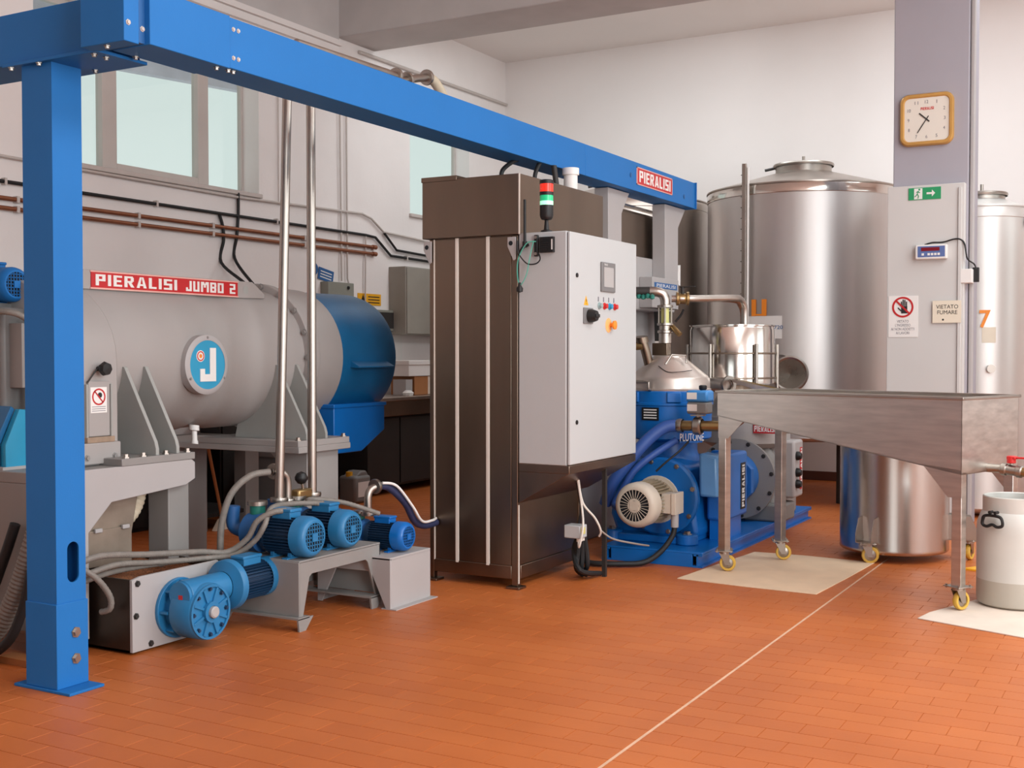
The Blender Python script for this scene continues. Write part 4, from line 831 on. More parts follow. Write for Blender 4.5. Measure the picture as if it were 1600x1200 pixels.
# grey second separator
s2 = thing('grey_separator', (-2.95, 9.15, .10), 'grey separator with round flange standing behind blue separator', 'separator')
MB().lathe([(.10,0),(.20,0),(.31,.01),(.31,.04),(.27,.06),(.27,.20),(.30,.22),(.30,.50),(0,.5)], (-2.93,8.78,.43), AY, 48).build('round_housing', FGREY, s2)
bolts(s2, [(-2.93+.285*math.cos(R(a)),8.79,.43+.285*math.sin(R(a))) for a in range(10,370,30)], (0,-1,0), .012, .012, DARK)
MB().box(-3.2,-2.68,8.95,9.6,.10,.5).build('pedestal', FGREY, s2, bevel=.02)
MB().box(-2.9,-2.58,8.88,9.20,.10,.24).build('clamp_foot', GREYPL, s2, bevel=.02)
MB().cyl((-2.93,8.42,.45),(-2.93,8.78,.45),.19,n=32).build('coupling_drum', MATS['guard_blue'], s2, bevel=.01)
mb = MB(); mb.prism([(-2.93+.235*math.cos(R(a)), .45+.235*math.sin(R(a))) for a in range(22,382,45)], 'y', 8.50, 8.56); mb.build('coupling_plate', MATS['guard_blue'], s2, bevel=.004)
MB().lathe([(.28,.66),(.35,.70),(.35,.90),(.24,1.04),(.20,1.10),(0,1.10)], (-2.97,9.15,0), (0,0,1), 40).build('hood', DGREY, s2)
rs = MB().box(-2.805,-2.625,8.83,8.86,.785,.855).build('name_plate', RED, s2)
block('lettering', 'PIERALISI', PAPER, rs, (-2.715,8.83,.82), (1,0,0), (0,0,1), .165, .045)
cb2 = MB().box(-2.80,-2.545,9.05,9.30,.27,.72).build('control_box', LGREY, s2, bevel=.02)
l2 = MB().box(-2.545,-2.542,9.20,9.26,.33,.66).build('label_strip', RED, cb2)
block('lettering', 'PIERALISI', PAPER, l2, (-2.542,9.23,.50), (0,0,1), (0,-1,0), .30, .035)
for z in (.60,.47,.38): MB().lathe([(.035,0),(.035,.02),(.022,.04),(0,.04)], (-2.545,9.11,z), (1,0,0), 16).build('knob', BLACK, cb2)
MB().tube([(-2.62,7.60,.91),(-2.60,7.75,.92),(-2.62,8.0,.95),(-2.72,8.2,.97),(-2.85,8.5,.97)], .034, 14).build('copper_elbow', COPPER, s2)

# strainer bucket
sr = thing('strainer_vat', (-3.0, 8.9, 1.10), 'polished steel strainer drum in rod frame behind trolley', 'vat')
SC = (-3.0, 8.9, 0)
MB().lathe([(.30,1.16),(.325,1.17),(.325,1.58),(.318,1.595),(.318,1.605),(.33,1.61),(.33,1.618),(.312,1.62),(.308,1.60),(.31,1.56),(.31,1.18),(0,1.18)], SC, (0,0,1), 64).build('drum', SHINY, sr)
for z in (1.40, 1.21): MB().lathe([(.328,z-.007),(.337,z-.004),(.337,z+.004),(.328,z+.007)], SC, (0,0,1), 56).build('hoop', DSTEEL, sr)
for a in (-100,-40,20,80,140,200):
    q = Vector((-3.0+.345*math.cos(R(a)), 8.9+.345*math.sin(R(a)), 0))
    MB().cyl((q.x,q.y,1.10),(q.x,q.y,1.47),.013,n=10).build('frame_rod', PIPEST, sr)
MB().cyl((-3.0,8.9,1.10),(-3.0,8.9,1.17),.16,n=24).build('outlet_neck', DSTEEL, sr)
MB().tube([(-3.02,8.50,1.165),(-2.96,8.45,1.17),(-2.88,8.40,1.165)], .05, 18).build('outlet_pipe', STEEL, sr)
MB().ring((-2.865,8.405,1.165), (1,-.5,0), .04, .068, .018, 28).build('outlet_clamp', PIPEST, sr)
spm = MB(); spm.add([(-2.80,8.32,1.19),(-2.80,8.44,1.19),(-2.44,8.16,1.10),(-2.44,8.28,1.10),(-2.80,8.32,1.21),(-2.80,8.44,1.21),(-2.44,8.16,1.15),(-2.44,8.28,1.15)],
    [(0,1,3,2),(0,2,6,4),(1,5,7,3),(0,4,5,1)])
spo = spm.build('spout', STEEL, sr, smooth=False)
MB().add([(-2.79,8.335,1.195),(-2.79,8.425,1.195),(-2.445,8.17,1.112),(-2.445,8.27,1.112)], [(0,2,3,1)]).build('oil_film', OIL, spo)

# ================================================================== STORAGE TANKS
def tank(label, c, Rr, z0, z1, zt, m, mh_r, mh_z, legs=True, mh_off=(0,0)):
    t = thing('storage_tank', (c[0], c[1], 0), label, 'tank', 'steel storage tanks along back wall'); C0 = (c[0], c[1], 0)
    MB().lathe([(0,z0-.06),(Rr*.6,z0-.04),(Rr-.02,z0),(Rr,z0+.02),(Rr,z1-.09)], C0, (0,0,1), 96).build('shell', m, t)
    MB().lathe([(Rr,z1-.09),(Rr+.006,z1-.085),(Rr+.006,z1-.01),(Rr,z1)], C0, (0,0,1), 96).build('top_band', SHINY if m is TANKST else m, t)
    MB().lathe([(Rr,z1),(Rr+.012,z1+.004),(Rr+.012,z1+.014),(Rr-.01,z1+.02),(mh_r,zt),(0,zt)], C0, (0,0,1), 96).build('roof', STEEL if m is TANKST else m, t)
    M0 = (c[0]+mh_off[0], c[1]+mh_off[1], 0)
    mh = MB().lathe([(mh_r,zt-.03),(mh_r,mh_z-.03)], M0, (0,0,1), 40).build('manhole', PIPEST, t)
    MB().lathe([(mh_r+.02,mh_z-.04),(mh_r+.025,mh_z-.025),(mh_r+.02,mh_z-.012),(mh_r-.05,mh_z),(0,mh_z+.01)], M0, (0,0,1), 40).build('lid', PIPEST, mh)
    MB().cyl((M0[0]-mh_r-.02,M0[1]-.02,mh_z-.03),(M0[0]-mh_r-.10,M0[1]-.06,mh_z-.05),.014,n=8).build('clamp_handle', DARK, mh)
    MB().cyl((M0[0],M0[1],mh_z),(M0[0],M0[1],mh_z+.07),.014,n=10).build('vent', PIPEST, mh)
    if legs:
        for a in (45,135,225,315):
            x = c[0]+Rr*.78*math.cos(R(a)); y = c[1]+Rr*.78*math.sin(R(a))
            MB().cyl((x,y,0),(x,y,z0+.03),.045,n=14).build('leg', DARK, t)
    return t
T0 = tank('steel storage tank half hidden behind mixing machine', (-5.15,11.6), .92, .6, 2.95, 3.16, STEEL, .26, 3.24)
T1 = tank('biggest steel storage tank marked 11 in orange', (-3.19,11.6), .93, .6, 2.965, 3.17, TANKST, .27, 3.27)
T2 = tank('narrow pale storage tank marked 7 behind the column', (-1.46,11.0), .37, .06, 2.64, 2.73, TANKW, .19, 2.80, legs=False)
def on_shell(c, Rr, ang, z, out=0.): return Vector((c[0]+(Rr+out)*math.cos(ang), c[1]+(Rr+out)*math.sin(ang), z))
a11 = math.atan2(10.715-11.6, -3.18+3.19)
def wrap_box(c, Rr, a, w, z0, z1, d=.004, k=8):
    mb = MB(); da = w/Rr; vs2 = []; fs2 = []
    for i in range(k+1):
        t = a-da/2+da*i/k; vs2 += [on_shell(c,Rr,t,z0,d), on_shell(c,Rr,t,z1,d)]
    for i in range(k): fs2.append((2*i,2*i+2,2*i+3,2*i+1))
    return mb.add(vs2, fs2)
c11 = (-3.19,11.6)
card = wrap_box(c11,.93,R(-97),.36,1.535,1.745).build('content_card', PAPER, T1)
for dx in (-.052,.052): wrap_box(c11,.93,R(-97)-.045+dx/.93,.048,1.745,1.90,.006).build('numeral_one', ORANGE, T1)
wrap_box(c11,.93,R(-97)-.045,.12,1.748,1.765,.005).build('numeral_base', ORANGE, T1)
pa = on_shell(c11,.93,R(-92),1.64,.008); tu = Vector((-math.sin(R(-92)), math.cos(R(-92)), 0))
text('lettering', 'KG. 0720', SIGNBLUE, card, pa, tu, (0,0,1), .22, .035)
gz = MB().box(-3.50,-3.46,10.63,10.66,.62,3.16).build('level_gauge', PIPEST, T1, bevel=.004)
MB().cyl((-3.445,10.645,.62),(-3.445,10.645,3.12),.012,n=10).build('gauge_tube', PAPER, gz)
for i in range(24): MB().box(-3.512,-3.50,10.64,10.65,.75+i*.1,.757+i*.1).build('gauge_tick', DARK, gz)
# open manway door on the flank of tank 11
MB().lathe([(0,0),(.12,.012),(.145,.02),(.155,.0),(.16,.03),(.15,.045),(0,.035)], (-3.02,10.58,1.215), (.25,-1,0), 36).build('manway_door', mat('dark_steel_door',(104,94,86),.28,1,var=.12), T1)
MB().lathe([(.155,-.03),(.175,-.03),(.175,.1)], (-3.14,10.68,1.215), (.1,-1,0), 36).build('manway_neck', PIPEST, T1)
mb = MB()
for a in range(0,360,72): mb.M = Matrix.Translation((-3.10,10.56,1.215)) @ Matrix.Rotation(R(a),4,'Y'); mb.box(0,.05,-.012,.0,-.008,.008)
mb.M = None; mb.build('manway_handwheel', BLACK, T1)
MB().lathe([(.15,.0),(.165,.01),(.165,.045),(.15,.055),(.135,.045),(.135,.03)], (-3.02,10.58,1.215), (.25,-1,0), 40).build('manway_rim', PIPEST, T1)
text('numeral', '7', ORANGE, T2, on_shell((-1.46,11.0),.37,R(-77),1.69,.01), (math.cos(R(13)),math.sin(R(13)),0), (0,0,1), .09, .15, bold=.02)
MB().lathe([(.02,0),(.02,.04),(.035,.045),(.035,.055),(0,.055)], on_shell((-1.46,11.0),.37,R(-70),1.27,-.01), (math.cos(R(-70)),math.sin(R(-70)),0), 14).build('sample_tap', PIPEST, T2)
wrap_box((-1.46,11.0),.37,R(-72),.11,1.49,1.62).build('content_card', CREAM, T2)
MB().prism([(-1.12,2.56),(-1.09,2.56),(-1.09,2.47)], 'y', 10.88, 10.90).build('roof_lug', LGREY, T2)

# ================================================================== THINGS ON THE COLUMN
ck = thing('wall_clock', (-1.725, 9.86, 3.05), 'square wall clock with rounded golden frame', 'clock')
def rrect(cx, cz, hw, hh, r, n=6):
    P = []
    for sx, sz, a0 in ((1,1,0),(-1,1,90),(-1,-1,180),(1,-1,270)):
        for i in range(n+1): a = R(a0+90*i/n); P.append((cx+sx*(hw-r)+r*math.cos(a), cz+sz*(hh-r)+r*math.sin(a)))
    return P
KC = (-1.725, 3.263)
def loft(mb, loops):
    n = len(loops[0][0]); o = []
    for P, y in loops: o += [(p[0], y, p[1]) for p in P]
    F = []
    for j in range(len(loops)-1):
        for i in range(n): F.append((j*n+i, j*n+(i+1)%n, (j+1)*n+(i+1)%n, (j+1)*n+i))
    return mb.add(o, F)
mb = loft(MB(), [(rrect(*KC,.205,.207,.07),9.88),(rrect(*KC,.205,.207,.07),9.85),(rrect(*KC,.195,.197,.065),9.835),(rrect(*KC,.178,.18,.05),9.835),(rrect(*KC,.168,.17,.04),9.85)])
mb.build('frame', GOLD, ck)
MB().prism(rrect(*KC,.17,.172,.04), 'y', 9.848, 9.86).build('dial', DIAL, ck)
def ck_text(s_, dx, dz, w, h, m, b=0.): return text('numeral', s_, m, ck, (KC[0]+dx, 9.848, KC[1]+dz), (1,0,0), (0,0,1), w, h, bold=b)
for i, s_ in enumerate(['12','1','2','3','4','5','6','7','8','9','10','11']):
    a = R(90-30*i); cx_, cz_ = math.cos(a), math.sin(a); k = .138/max(abs(cx_),abs(cz_)); k = min(k, .155)
    ck_text(s_, k*cx_, k*cz_, .026 if len(s_) > 1 else (.005 if s_ == '1' else .014), .026, INKGREY)
block('lettering', 'PIERALISI', REDL, ck, (KC[0]+.005,9.8475,KC[1]+.085), (1,0,0), (0,0,1), .10, .022, .001)
def hand(ang, L, w, y, name):
    M_ = Matrix.Translation((KC[0], y, KC[1])) @ Matrix.Rotation(R(ang),4,'Y'); return MB(M_).box(-w/2, w/2, -.001, .001, -.03, L).build(name, DARK, ck)
hand(-48, .075, .010, 9.844, 'hour_hand'); hand(213, .125, .007, 9.842, 'minute_hand')
es = thing('exit_sign', (-1.725, 9.795, 2.62), 'green emergency exit sign with running figure and arrow', 'sign')
MB().box(-1.848,-1.602,9.794,9.80,2.62,2.715).build('plate', GREEN, es)
MB().box(-1.805,-1.742,9.793,9.794,2.625,2.71).build('doorway', PAPER, es)
mb = MB(); mb.lathe([(0,0),(.008,0)], (-1.765,9.7925,2.70), (0,-1,0), 10)
for q in [((-1.772,2.69),(-1.780,2.665)),((-1.780,2.665),(-1.770,2.648)),((-1.770,2.648),(-1.775,2.63)),((-1.780,2.665),(-1.792,2.65)),((-1.792,2.65),(-1.80,2.645)),((-1.774,2.685),(-1.76,2.675)),((-1.774,2.685),(-1.788,2.68))]:
    mb.tube([(q[0][0],9.7925,q[0][1]),(q[1][0],9.7925,q[1][1])], .0035, 6)
mb.build('running_figure', GREEN, es)
MB().prism([(-1.71,2.66),(-1.67,2.66),(-1.67,2.64),(-1.645,2.6675),(-1.67,2.695),(-1.67,2.675),(-1.71,2.675)], 'y', 9.7925, 9.794).build('arrow', PAPER, es)
sd = thing('scale_display', (-1.66, 9.77, 2.14), 'small weighing scale display with red screen on column', 'display')
MB().box(-1.785,-1.545,9.745,9.80,2.143,2.258).build('case', PAPER, sd, bevel=.008)
MB().box(-1.765,-1.56,9.743,9.745,2.16,2.245).build('keypad', SIGNBLUE if False else mat('keypad_blue',(92,112,164),.4), sd)
MB().box(-1.738,-1.60,9.741,9.743,2.207,2.235).build('screen', DISPRED, sd)
for x in (-1.735,-1.69,-1.665,-1.64,-1.615): MB().box(x,x+.018,9.7415,9.743,2.172,2.19).build('key', PAPER, sd)
MB().tube([(-1.72,9.79,2.26),(-1.66,9.785,2.275),(-1.58,9.785,2.275),(-1.50,9.785,2.295),(-1.45,9.785,2.29),(-1.42,9.79,2.25),(-1.40,9.79,2.14),(-1.36,9.86,2.10),(-1.345,9.87,2.06)], .006, 8).build('cable', BLACK, sd)
tag(MB().box(-1.372,-1.325,9.87,9.905,1.96,2.075).build('power_adapter', BLACK, bevel=.005), 'black power adapter plugged in beside the column', 'adapter')
tag(MB().box(-1.45,-1.365,9.785,9.90,1.95,2.06).build('wall_socket', PAPER, bevel=.004), 'white socket box on column edge under scale cable', 'socket')
ns = thing('no_entry_sign', (-1.88, 9.795, 1.53), 'white prohibition sign with crossed out hand', 'sign')
MB().box(-1.995,-1.768,9.796,9.80,1.53,1.86).build('plate', PAPER, ns)
mb = MB(); HC = Vector((-1.885,9.7945,1.77))
mb.box(HC.x-.012,HC.x+.035,9.7935,9.7955,HC.z-.05,HC.z+.005)
for i, (x, h_) in enumerate(((-.01,.045),(.003,.06),(.016,.058),(.029,.044))): mb.box(HC.x+x-.0045,HC.x+x+.0045,9.7935,9.7955,HC.z,HC.z+h_)
mb.tube([(HC.x-.01,9.7945,HC.z-.03),(HC.x-.03,9.7945,HC.z-.012),(HC.x-.036,9.7945,HC.z-.004)], .005, 6); mb.build('hand_symbol', INK, ns)
MB().ring((-1.885,9.7955,1.77), (0,-1,0), .068, .083, .002, 40).build('prohibition_ring', RED, ns)
MB(Matrix.Translation((-1.885,9.7925,1.77)) @ Matrix.Rotation(R(45),4,'Y')).box(-.072,.072,-.001,.001,-.007,.007).build('prohibition_bar', RED, ns)
text('lettering', 'VIETATO\nL\'INGRESSO\nAI NON ADDETTI\nAI LAVORI', INKGREY, ns, (-1.885,9.796,1.61), (1,0,0), (0,0,1), .18, .115)
nf = thing('no_smoking_sign', (-1.545, 9.795, 1.64), 'cream card sign reading vietato fumare', 'sign')
MB().box(-1.655,-1.44,9.78,9.784,1.64,1.815).build('plate', CREAM, nf)
text('lettering', 'VIETATO\nFUMARE', INK, nf, (-1.545,9.780,1.745), (1,0,0), (0,0,1), .165, .075)
MB().lathe([(0,0),(.008,0)], (-1.575,9.779,1.665), (0,-1,0), 8).build('print_dot', INK, nf)

# ================================================================== OIL TROLLEY
TR = (-1.643, 7.276, 0)
tr = thing('oil_trolley', TR, 'long stainless steel trough trolley on yellow casters', 'trolley', rotz=R(-18.5), local=True)
xl, xr, yn, yf_, zt = -.825, .815, -.335, .335, 1.160
sidep = [(xl,zt),(xr,zt),(xr,.745),(xl,1.0)]
MB().prism(sidep, 'y', yn, yn+.004).build('side_wall', TROL, tr, smooth=False)
MB().prism(sidep, 'y', yf_-.004, yf_).build('side_wall', TROL, tr, smooth=False)
MB().box(xl,xl+.004,yn,yf_,1.0,zt).build('end_wall', TROL, tr); MB().box(xr-.004,xr,yn,yf_,.745,zt).build('end_wall', TROL, tr)
MB().prism([(xl,1.0),(xl,1.006),(xr,.751),(xr,.745)], 'y', yn, yf_).build('sloped_floor', TROL, tr)
mb = MB(); mb.box(xl-.012,xr+.012,yn-.012,yn+.012,zt-.012,zt+.004); mb.box(xl-.012,xr+.012,yf_-.012,yf_+.012,zt-.012,zt+.004); mb.box(xl-.012,xl+.012,yn,yf_,zt-.012,zt+.004); mb.box(xr-.012,xr+.012,yn,yf_,zt-.012,zt+.004)
mb.build('rim', SHINY if False else PIPEST, tr, bevel=.003)
MB().box(xl+.01,xr-.01,yn+.01,yf_-.01,zt-.16,zt-.155).build('oil_surface', OIL, tr) if False else None
LX = (-.787,.787); LY = (-.305,.305)
for lx in LX:
    for ly in LY:
        top = 1.0 if lx < 0 else .76
        lg = MB().box(lx-.028,lx+.028,ly-.028,ly+.028,.135,top).build('leg', TROL, tr, bevel=.003)
        sg = 1 if lx < 0 else -1
        if lx < 0: MB().prism([(lx-.028,1.0),(lx+.16,.968),(lx+.05,.86),(lx-.028,.86)], 'y', ly-.03 if ly < 0 else ly+.026, ly-.026 if ly < 0 else ly+.03).build('gusset', TROL, lg)
        else: MB().prism([(lx+.028,.77),(lx-.20,.79),(lx-.05,.62),(lx+.028,.62)], 'y', ly-.03 if ly < 0 else ly+.026, ly-.026 if ly < 0 else ly+.03).build('gusset', TROL, lg)
def caster(parent, x, y, z0, ang, r=.052, zp=.128):
    M_ = Matrix.Translation((x,y,z0)) @ Matrix.Rotation(R(ang),4,'Z'); o = .022
    cp = MB(M_).box(-.055,.055,-.055,.055,zp,zp+.006).build('caster_plate', PIPEST, parent, bevel=.002)
    for q in ((-.043,-.043),(.043,-.043),(-.043,.043),(.043,.043)): MB(M_).cyl((q[0],q[1],zp-.006),(q[0],q[1],zp+.014),.006,n=6).build('bolt', PIPEST, cp)
    mb = MB(M_); mb.cyl((0,0,zp-.018),(0,0,zp),.032,n=20)
    for s in (-1,1): mb.prism([(-.032,zp-.012),(.032,zp-.012),(o+.014,r-.012),(o-.014,r-.012)], 'y', s*.021-.0018, s*.021+.0018)
    mb.build('caster_fork', PIPEST, parent)
    wh = MB(M_).lathe([(r*.68,-.015),(r*.93,-.015),(r,-.009),(r,.009),(r*.93,.015),(r*.68,.015),(r*.68,-.015)], (o,0,r), (0,1,0), 28).build('caster_wheel', YWHEEL, parent)
    MB(M_).lathe([(0,-.012),(r*.2,-.019),(r*.3,-.012),(r*.68,-.008),(r*.68,.008),(r*.3,.012),(r*.2,.019),(0,.012)], (o,0,r), (0,1,0), 24).build('caster_hub', PIPEST, wh)
for lx, ly, a in ((-.787,-.305,35),(-.787,.305,40),(.787,-.305,75),(.787,.305,60)): caster(tr, lx, ly, .007 if lx < 0 or ly < 0 else .007, a)
vp = MB().tube([(xr-.01,-.03,.765),(xr+.10,-.03,.765)], .024, 16).build('outlet_pipe', PIPEST, tr)
MB().lathe([(.03,0),(.034,.005),(.034,.03),(.028,.035),(.028,.085),(.034,.09),(.034,.115),(.026,.12)], (xr+.075,-.03,.765), (1,0,-.08), 18).build('valve_body', PIPEST, tr)
MB().tube([(xr+.18,-.03,.757),(xr+.215,-.03,.752),(xr+.235,-.03,.73),(xr+.237,-.03,.66),(xr+.237,-.03,.60)], .026, 16).build('outlet_elbow', BRASS, tr)
MB().cyl((xr+.13,-.03,.79),(xr+.13,-.03,.825),.012,n=10).build('valve_stem', PIPEST, tr)
mb = MB(); mb.box(xr+.11,xr+.16,-.05,-.01,.822,.838); mb.prism([(xr+.14,-.045),(xr+.31,-.03),(xr+.32,-.012),(xr+.14,-.015)], 'z', .826, .836); mb.cyl((xr+.13,-.03,.80),(xr+.13,-.03,.84),.024,n=14); mb.build('valve_lever', REDL, tr, bevel=.004)

# drum, cardboard sheets
dm = thing('plastic_drum', (-.742, 7.056, .008), 'milky white plastic drum under the trolley valve', 'drum')
C0 = (-.742, 7.056, .008)
MB().lathe([(0,.0),(.18,.0),(.197,.012),(.202,.04),(.202,.145)], C0, (0,0,1), 48).build('filled_base', HDPEL, dm)
MB().lathe([(.202,.145),(.203,.40),(.20,.455),(.18,.51),(.172,.52)], C0, (0,0,1), 48).build('body', HDPE, dm)
MB().lathe([(.172,.51),(.172,.60),(.166,.605),(.160,.60),(.160,.52)], C0, (0,0,1), 48).build('neck', HDPE, dm)
A_ = math.atan2(-7.056, .742)-.55
hc = Vector((C0[0]+.205*math.cos(A_), C0[1]+.205*math.sin(A_), .50)); hu = Vector((-math.sin(A_), math.cos(A_), 0))
lp_ = [(-.06,-.02),(-.05,.02),(0,.028),(.05,.02),(.06,-.02),(.03,-.032),(0,-.022),(-.035,-.034)]
def loop_tube(P, r): return MB().tube(P+[P[0], P[1]], r, 8)
loop_tube([hc+hu*a+Vector((math.cos(A_)*.02,math.sin(A_)*.02,b-.01)) for a, b in lp_], .0085).build('handle', BLACK, dm)
for s in (-.012,.02): MB().cyl(hc+hu*s+Vector((0,0,.035)), hc+hu*s+Vector((math.cos(A_)*.03,math.sin(A_)*.03,.035)), .009, n=10).build('handle_pin', BLACK, dm)
def sheet(name, label, poly, m, z=.006):
    mb = MB(); mb.prism(poly, 'z', .0005, z); return tag(mb.build(name, m, bevel=.001), label, 'cardboard')
sheet('cardboard_sheet', 'large flattened cardboard sheet under trolley\'s two left casters', [(-2.66,6.86),(-2.62,7.3),(-2.54,8.04),(-2.2,8.06),(-1.71,8.02),(-1.74,7.4),(-1.78,6.80),(-2.2,6.815)], CARD)
sheet('cardboard_sheet', 'pale cardboard sheet under the white plastic drum', [(-1.15,6.44),(-1.12,6.62),(-.95,7.08),(-.7,7.33),(-.25,7.35),(-.15,6.1),(-.614,6.25)], CARDP)
# small wheeled tank
wt = thing('wheeled_tank', (-1.66, 8.38, 0), 'short round steel tank on casters behind the trolley', 'tank')
W0 = (-1.66, 8.38, 0)
MB().lathe([(0,.055),(.35,.055),(.36,.065),(.362,.075),(.36,.085),(.36,.93),(.365,.935),(.365,.95),(.34,.955),(0,.97)], W0, (0,0,1), 72).build('shell', mat('wheeled_tank_steel',(196,188,182),.24,1,var=.06,scale=6,stretch=(1,1,.12),bump=.02,bscale=30), wt)
for a, ca, rc in ((-104,20,.40),(9,80,.485),(135,0,.40)):
    M_ = Matrix.Translation(W0) @ Matrix.Rotation(R(a),4,'Z')
    for s in (-1,1): MB(M_).prism([(.352,.14),(rc+.05,.14),(rc+.05,.20),(rc+.01,.30),(.352,.31)], 'y', s*.055-.003, s*.055+.003).build('caster_bracket', STEEL, wt)
    MB(M_).box(.352,rc+.05,-.058,.058,.138,.144).build('bracket_plate', STEEL, wt)
    p = M_ @ Vector((rc,0,0)); caster(wt, p.x, p.y, 0, ca, .056, .132)
tag(MB().prism([(-1.16,8.05),(-1.02,8.30),(-1.00,8.02)], 'z', .001, .012).build('floor_sign', YEL), 'yellow warning plate lying on floor behind trolley leg', 'sign')
rk = thing('storage_rack', (-.95, 10.5, 0), 'dark perforated rack upright at right edge of picture', 'rack')
up_ = MB().box(-.985,-.95,10.40,10.44,.0,2.62).build('upright', RUST, rk)
for i in range(34): MB().box(-.978,-.957,10.398,10.40,.2+i*.07,.225+i*.07).build('slot', PAPER if i % 3 else SHADOW, up_)
MB().box(-.95,.3,10.40,10.44,.0,2.62).build('back_panel', PANEL, rk); MB().box(-.985,.3,10.2,10.44,.55,.57).build('shelf', LGREY, rk)

# ================================================================== LEFT WALL SERVICES
XW = XL+.028
def wp(y, z, x=XW): return (x, y, z)
G2 = 'copper pipes along left wall'
for z, lb_ in ((2.515,'upper copper pipe running along left wall'),(2.444,'lower copper pipe running along left wall')):
    t = thing('copper_pipe', wp(8,z), lb_, 'pipe', G2)
    MB().tube([wp(4.6,z),wp(10.12,z)], .017, 12, smooth=False).build('pipe', COPPER, t)
    MB().cyl(wp(10.12,z),wp(10.18,z),.024,n=12).build('end_cap', COPPER, t)
    for y in (5.75,6.9,7.75,9.0): MB().box(XL,XW+.02,y-.012,y+.012,z-.024,z+.024).build('clip', FRAMEW, t)
t = thing('black_conduit', wp(8,2.635), 'long black conduit above the copper pipes', 'conduit')
MB().tube([wp(4.6,2.635),wp(10.0,2.63),wp(10.17,2.62),wp(10.45,2.447),wp(11.6,2.43)], .014, 10, smooth=False).build('tube', BLACKR, t)
for y in (5.65,7.1,8.6,10.75): MB().box(XL,XW+.016,y-.01,y+.01,2.61 if y < 10 else 2.42,2.66 if y < 10 else 2.47).build('clip', FRAMEW, t)
tag(MB().tube([wp(10.33,2.68),wp(10.56,2.515),wp(11.6,2.485)], .013, 10, smooth=False).build('black_conduit', BLACKR), 'short black conduit stepping down toward grey wall cabinet', 'conduit')
tag(MB().tube([wp(4.6,2.82),wp(8.1,2.80),wp(9.94,2.845),wp(10.10,2.81),wp(10.32,2.69),wp(11.6,2.64)], .012, 10, smooth=False).build('white_conduit', FRAMEW), 'white painted conduit just below the window sill', 'conduit')
tag(MB().tube([wp(9.565,4.35),wp(9.59,2.13)], .009, 8, smooth=False).build('white_conduit', FRAMEW), 'thin upright conduit rising from junction box, left one', 'conduit', 'upright conduits')
tag(MB().tube([wp(9.675,4.35),wp(9.685,2.16),wp(9.74,2.04),wp(9.74,1.95)], .009, 8, smooth=False).build('white_conduit', FRAMEW), 'thin upright conduit with a kink beside junction box', 'conduit', 'upright conduits')
tag(MB().tube([wp(10.0,2.62),wp(9.98,1.5)], .008, 8, smooth=False).build('white_conduit', FRAMEW), 'thin upright conduit passing the yellow sign', 'conduit', 'upright conduits')
tag(MB().tube([wp(8.63,4.38),wp(8.63,2.80)], .006, 8, smooth=False).build('white_conduit', FRAMEW), 'thin upright wire moulding beside big window', 'conduit')
tag(MB().tube([wp(9.9,4.50),wp(12.98,4.52)], .018, 10, smooth=False).build('white_conduit', FRAMEW), 'long conduit high on left wall beyond concrete beam', 'conduit')
tag(MB().tube([wp(8.08,2.84),wp(8.08,2.66),wp(8.06,2.45),wp(8.03,2.25),wp(7.9,2.0,-7.0),wp(7.7,1.8,-6.6)], .014, 10).build('black_cable', BLACKR), 'black cable dropping from window sill behind decanter, right one', 'cable')
tag(MB().tube([wp(7.84,2.62),wp(7.88,2.52),wp(7.89,2.40),wp(7.86,2.2),wp(7.8,2.0,-7.0),wp(7.6,1.8,-6.6)], .014, 10).build('black_cable', BLACKR), 'black cable dropping from black conduit behind decanter, left one', 'cable')
jb = thing('junction_box', (XW, 9.48, 1.9), 'grey green junction box on left wall behind decanter', 'electrical box')
MB().box(XL,XL+.10,9.28,9.70,1.895,2.11).build('body', BOXGREY, jb, bevel=.006)
for y, z in ((9.6,2.06),(9.5,1.95)): MB().lathe([(.018,0),(.016,.012),(0,.014)], (XL+.10,y,z), (1,0,0), 14).build('knob', BLACK if z > 2 else PAPER, jb)
for y in (9.36,9.46,9.58): MB().cyl((XL+.05,y,1.80),(XL+.05,y,1.90),.02,n=10).build('gland', LGREY, jb)
MB().tube([(XL+.05,9.36,1.8),(XL+.05,9.36,1.45)], .012, 8).build('drop_cable', LGREY, jb)
bs = thing('safety_sign', (XW, 9.3, 2.13), 'small tilted blue safety sign above junction box', 'sign')
M_ = Matrix.Translation((XL+.006,9.34,2.18)) @ Matrix.Rotation(R(-10),4,'X')
MB(M_).box(0,.004,-.10,.14,-.06,.06).build('plate', SIGNBLUE, bs)
for i in range(3): MB(M_).box(.004,.005,-.07,.11,-.035+i*.028,-.025+i*.028).build('print_line', PAPER, bs)
MB(M_).lathe([(0,.005),(.06,.005),(.06,0)], (0,-.17,.02), (1,0,0), 24).build('round_symbol', SIGNBLUE, bs)
ys = thing('hazard_sign', (XW, 10.1, 1.9), 'yellow hazard notice on left wall above blue cover', 'sign')
MB().box(XL,XL+.005,9.89,10.30,1.905,2.025).build('plate', YEL, ys)
MB().prism([(9.93,1.92),(10.03,1.92),(9.98,2.01)], 'x', XL+.005, XL+.007).build('triangle', INK, ys)
for i in range(3): MB().box(XL+.005,XL+.007,10.07,10.27,1.928+i*.03,1.938+i*.03).build('print_line', INK, ys)
wc = thing('wall_cabinet', (XL+.1, 11.1, 1.6), 'grey metal cabinet on left wall beside steel cabinet', 'cabinet')
MB().box(XL,XL+.22,10.45,11.7,1.60,2.33).build('body', WALLBOX, wc, bevel=.006); MB().box(XL+.22,XL+.235,10.46,11.69,1.61,2.32).build('door', WALLBOX, wc, bevel=.004)
wbx = thing('meter_box', (XL+.05, 10.27, 1.63), 'small dark window panel on wall above blue end cover', 'panel')
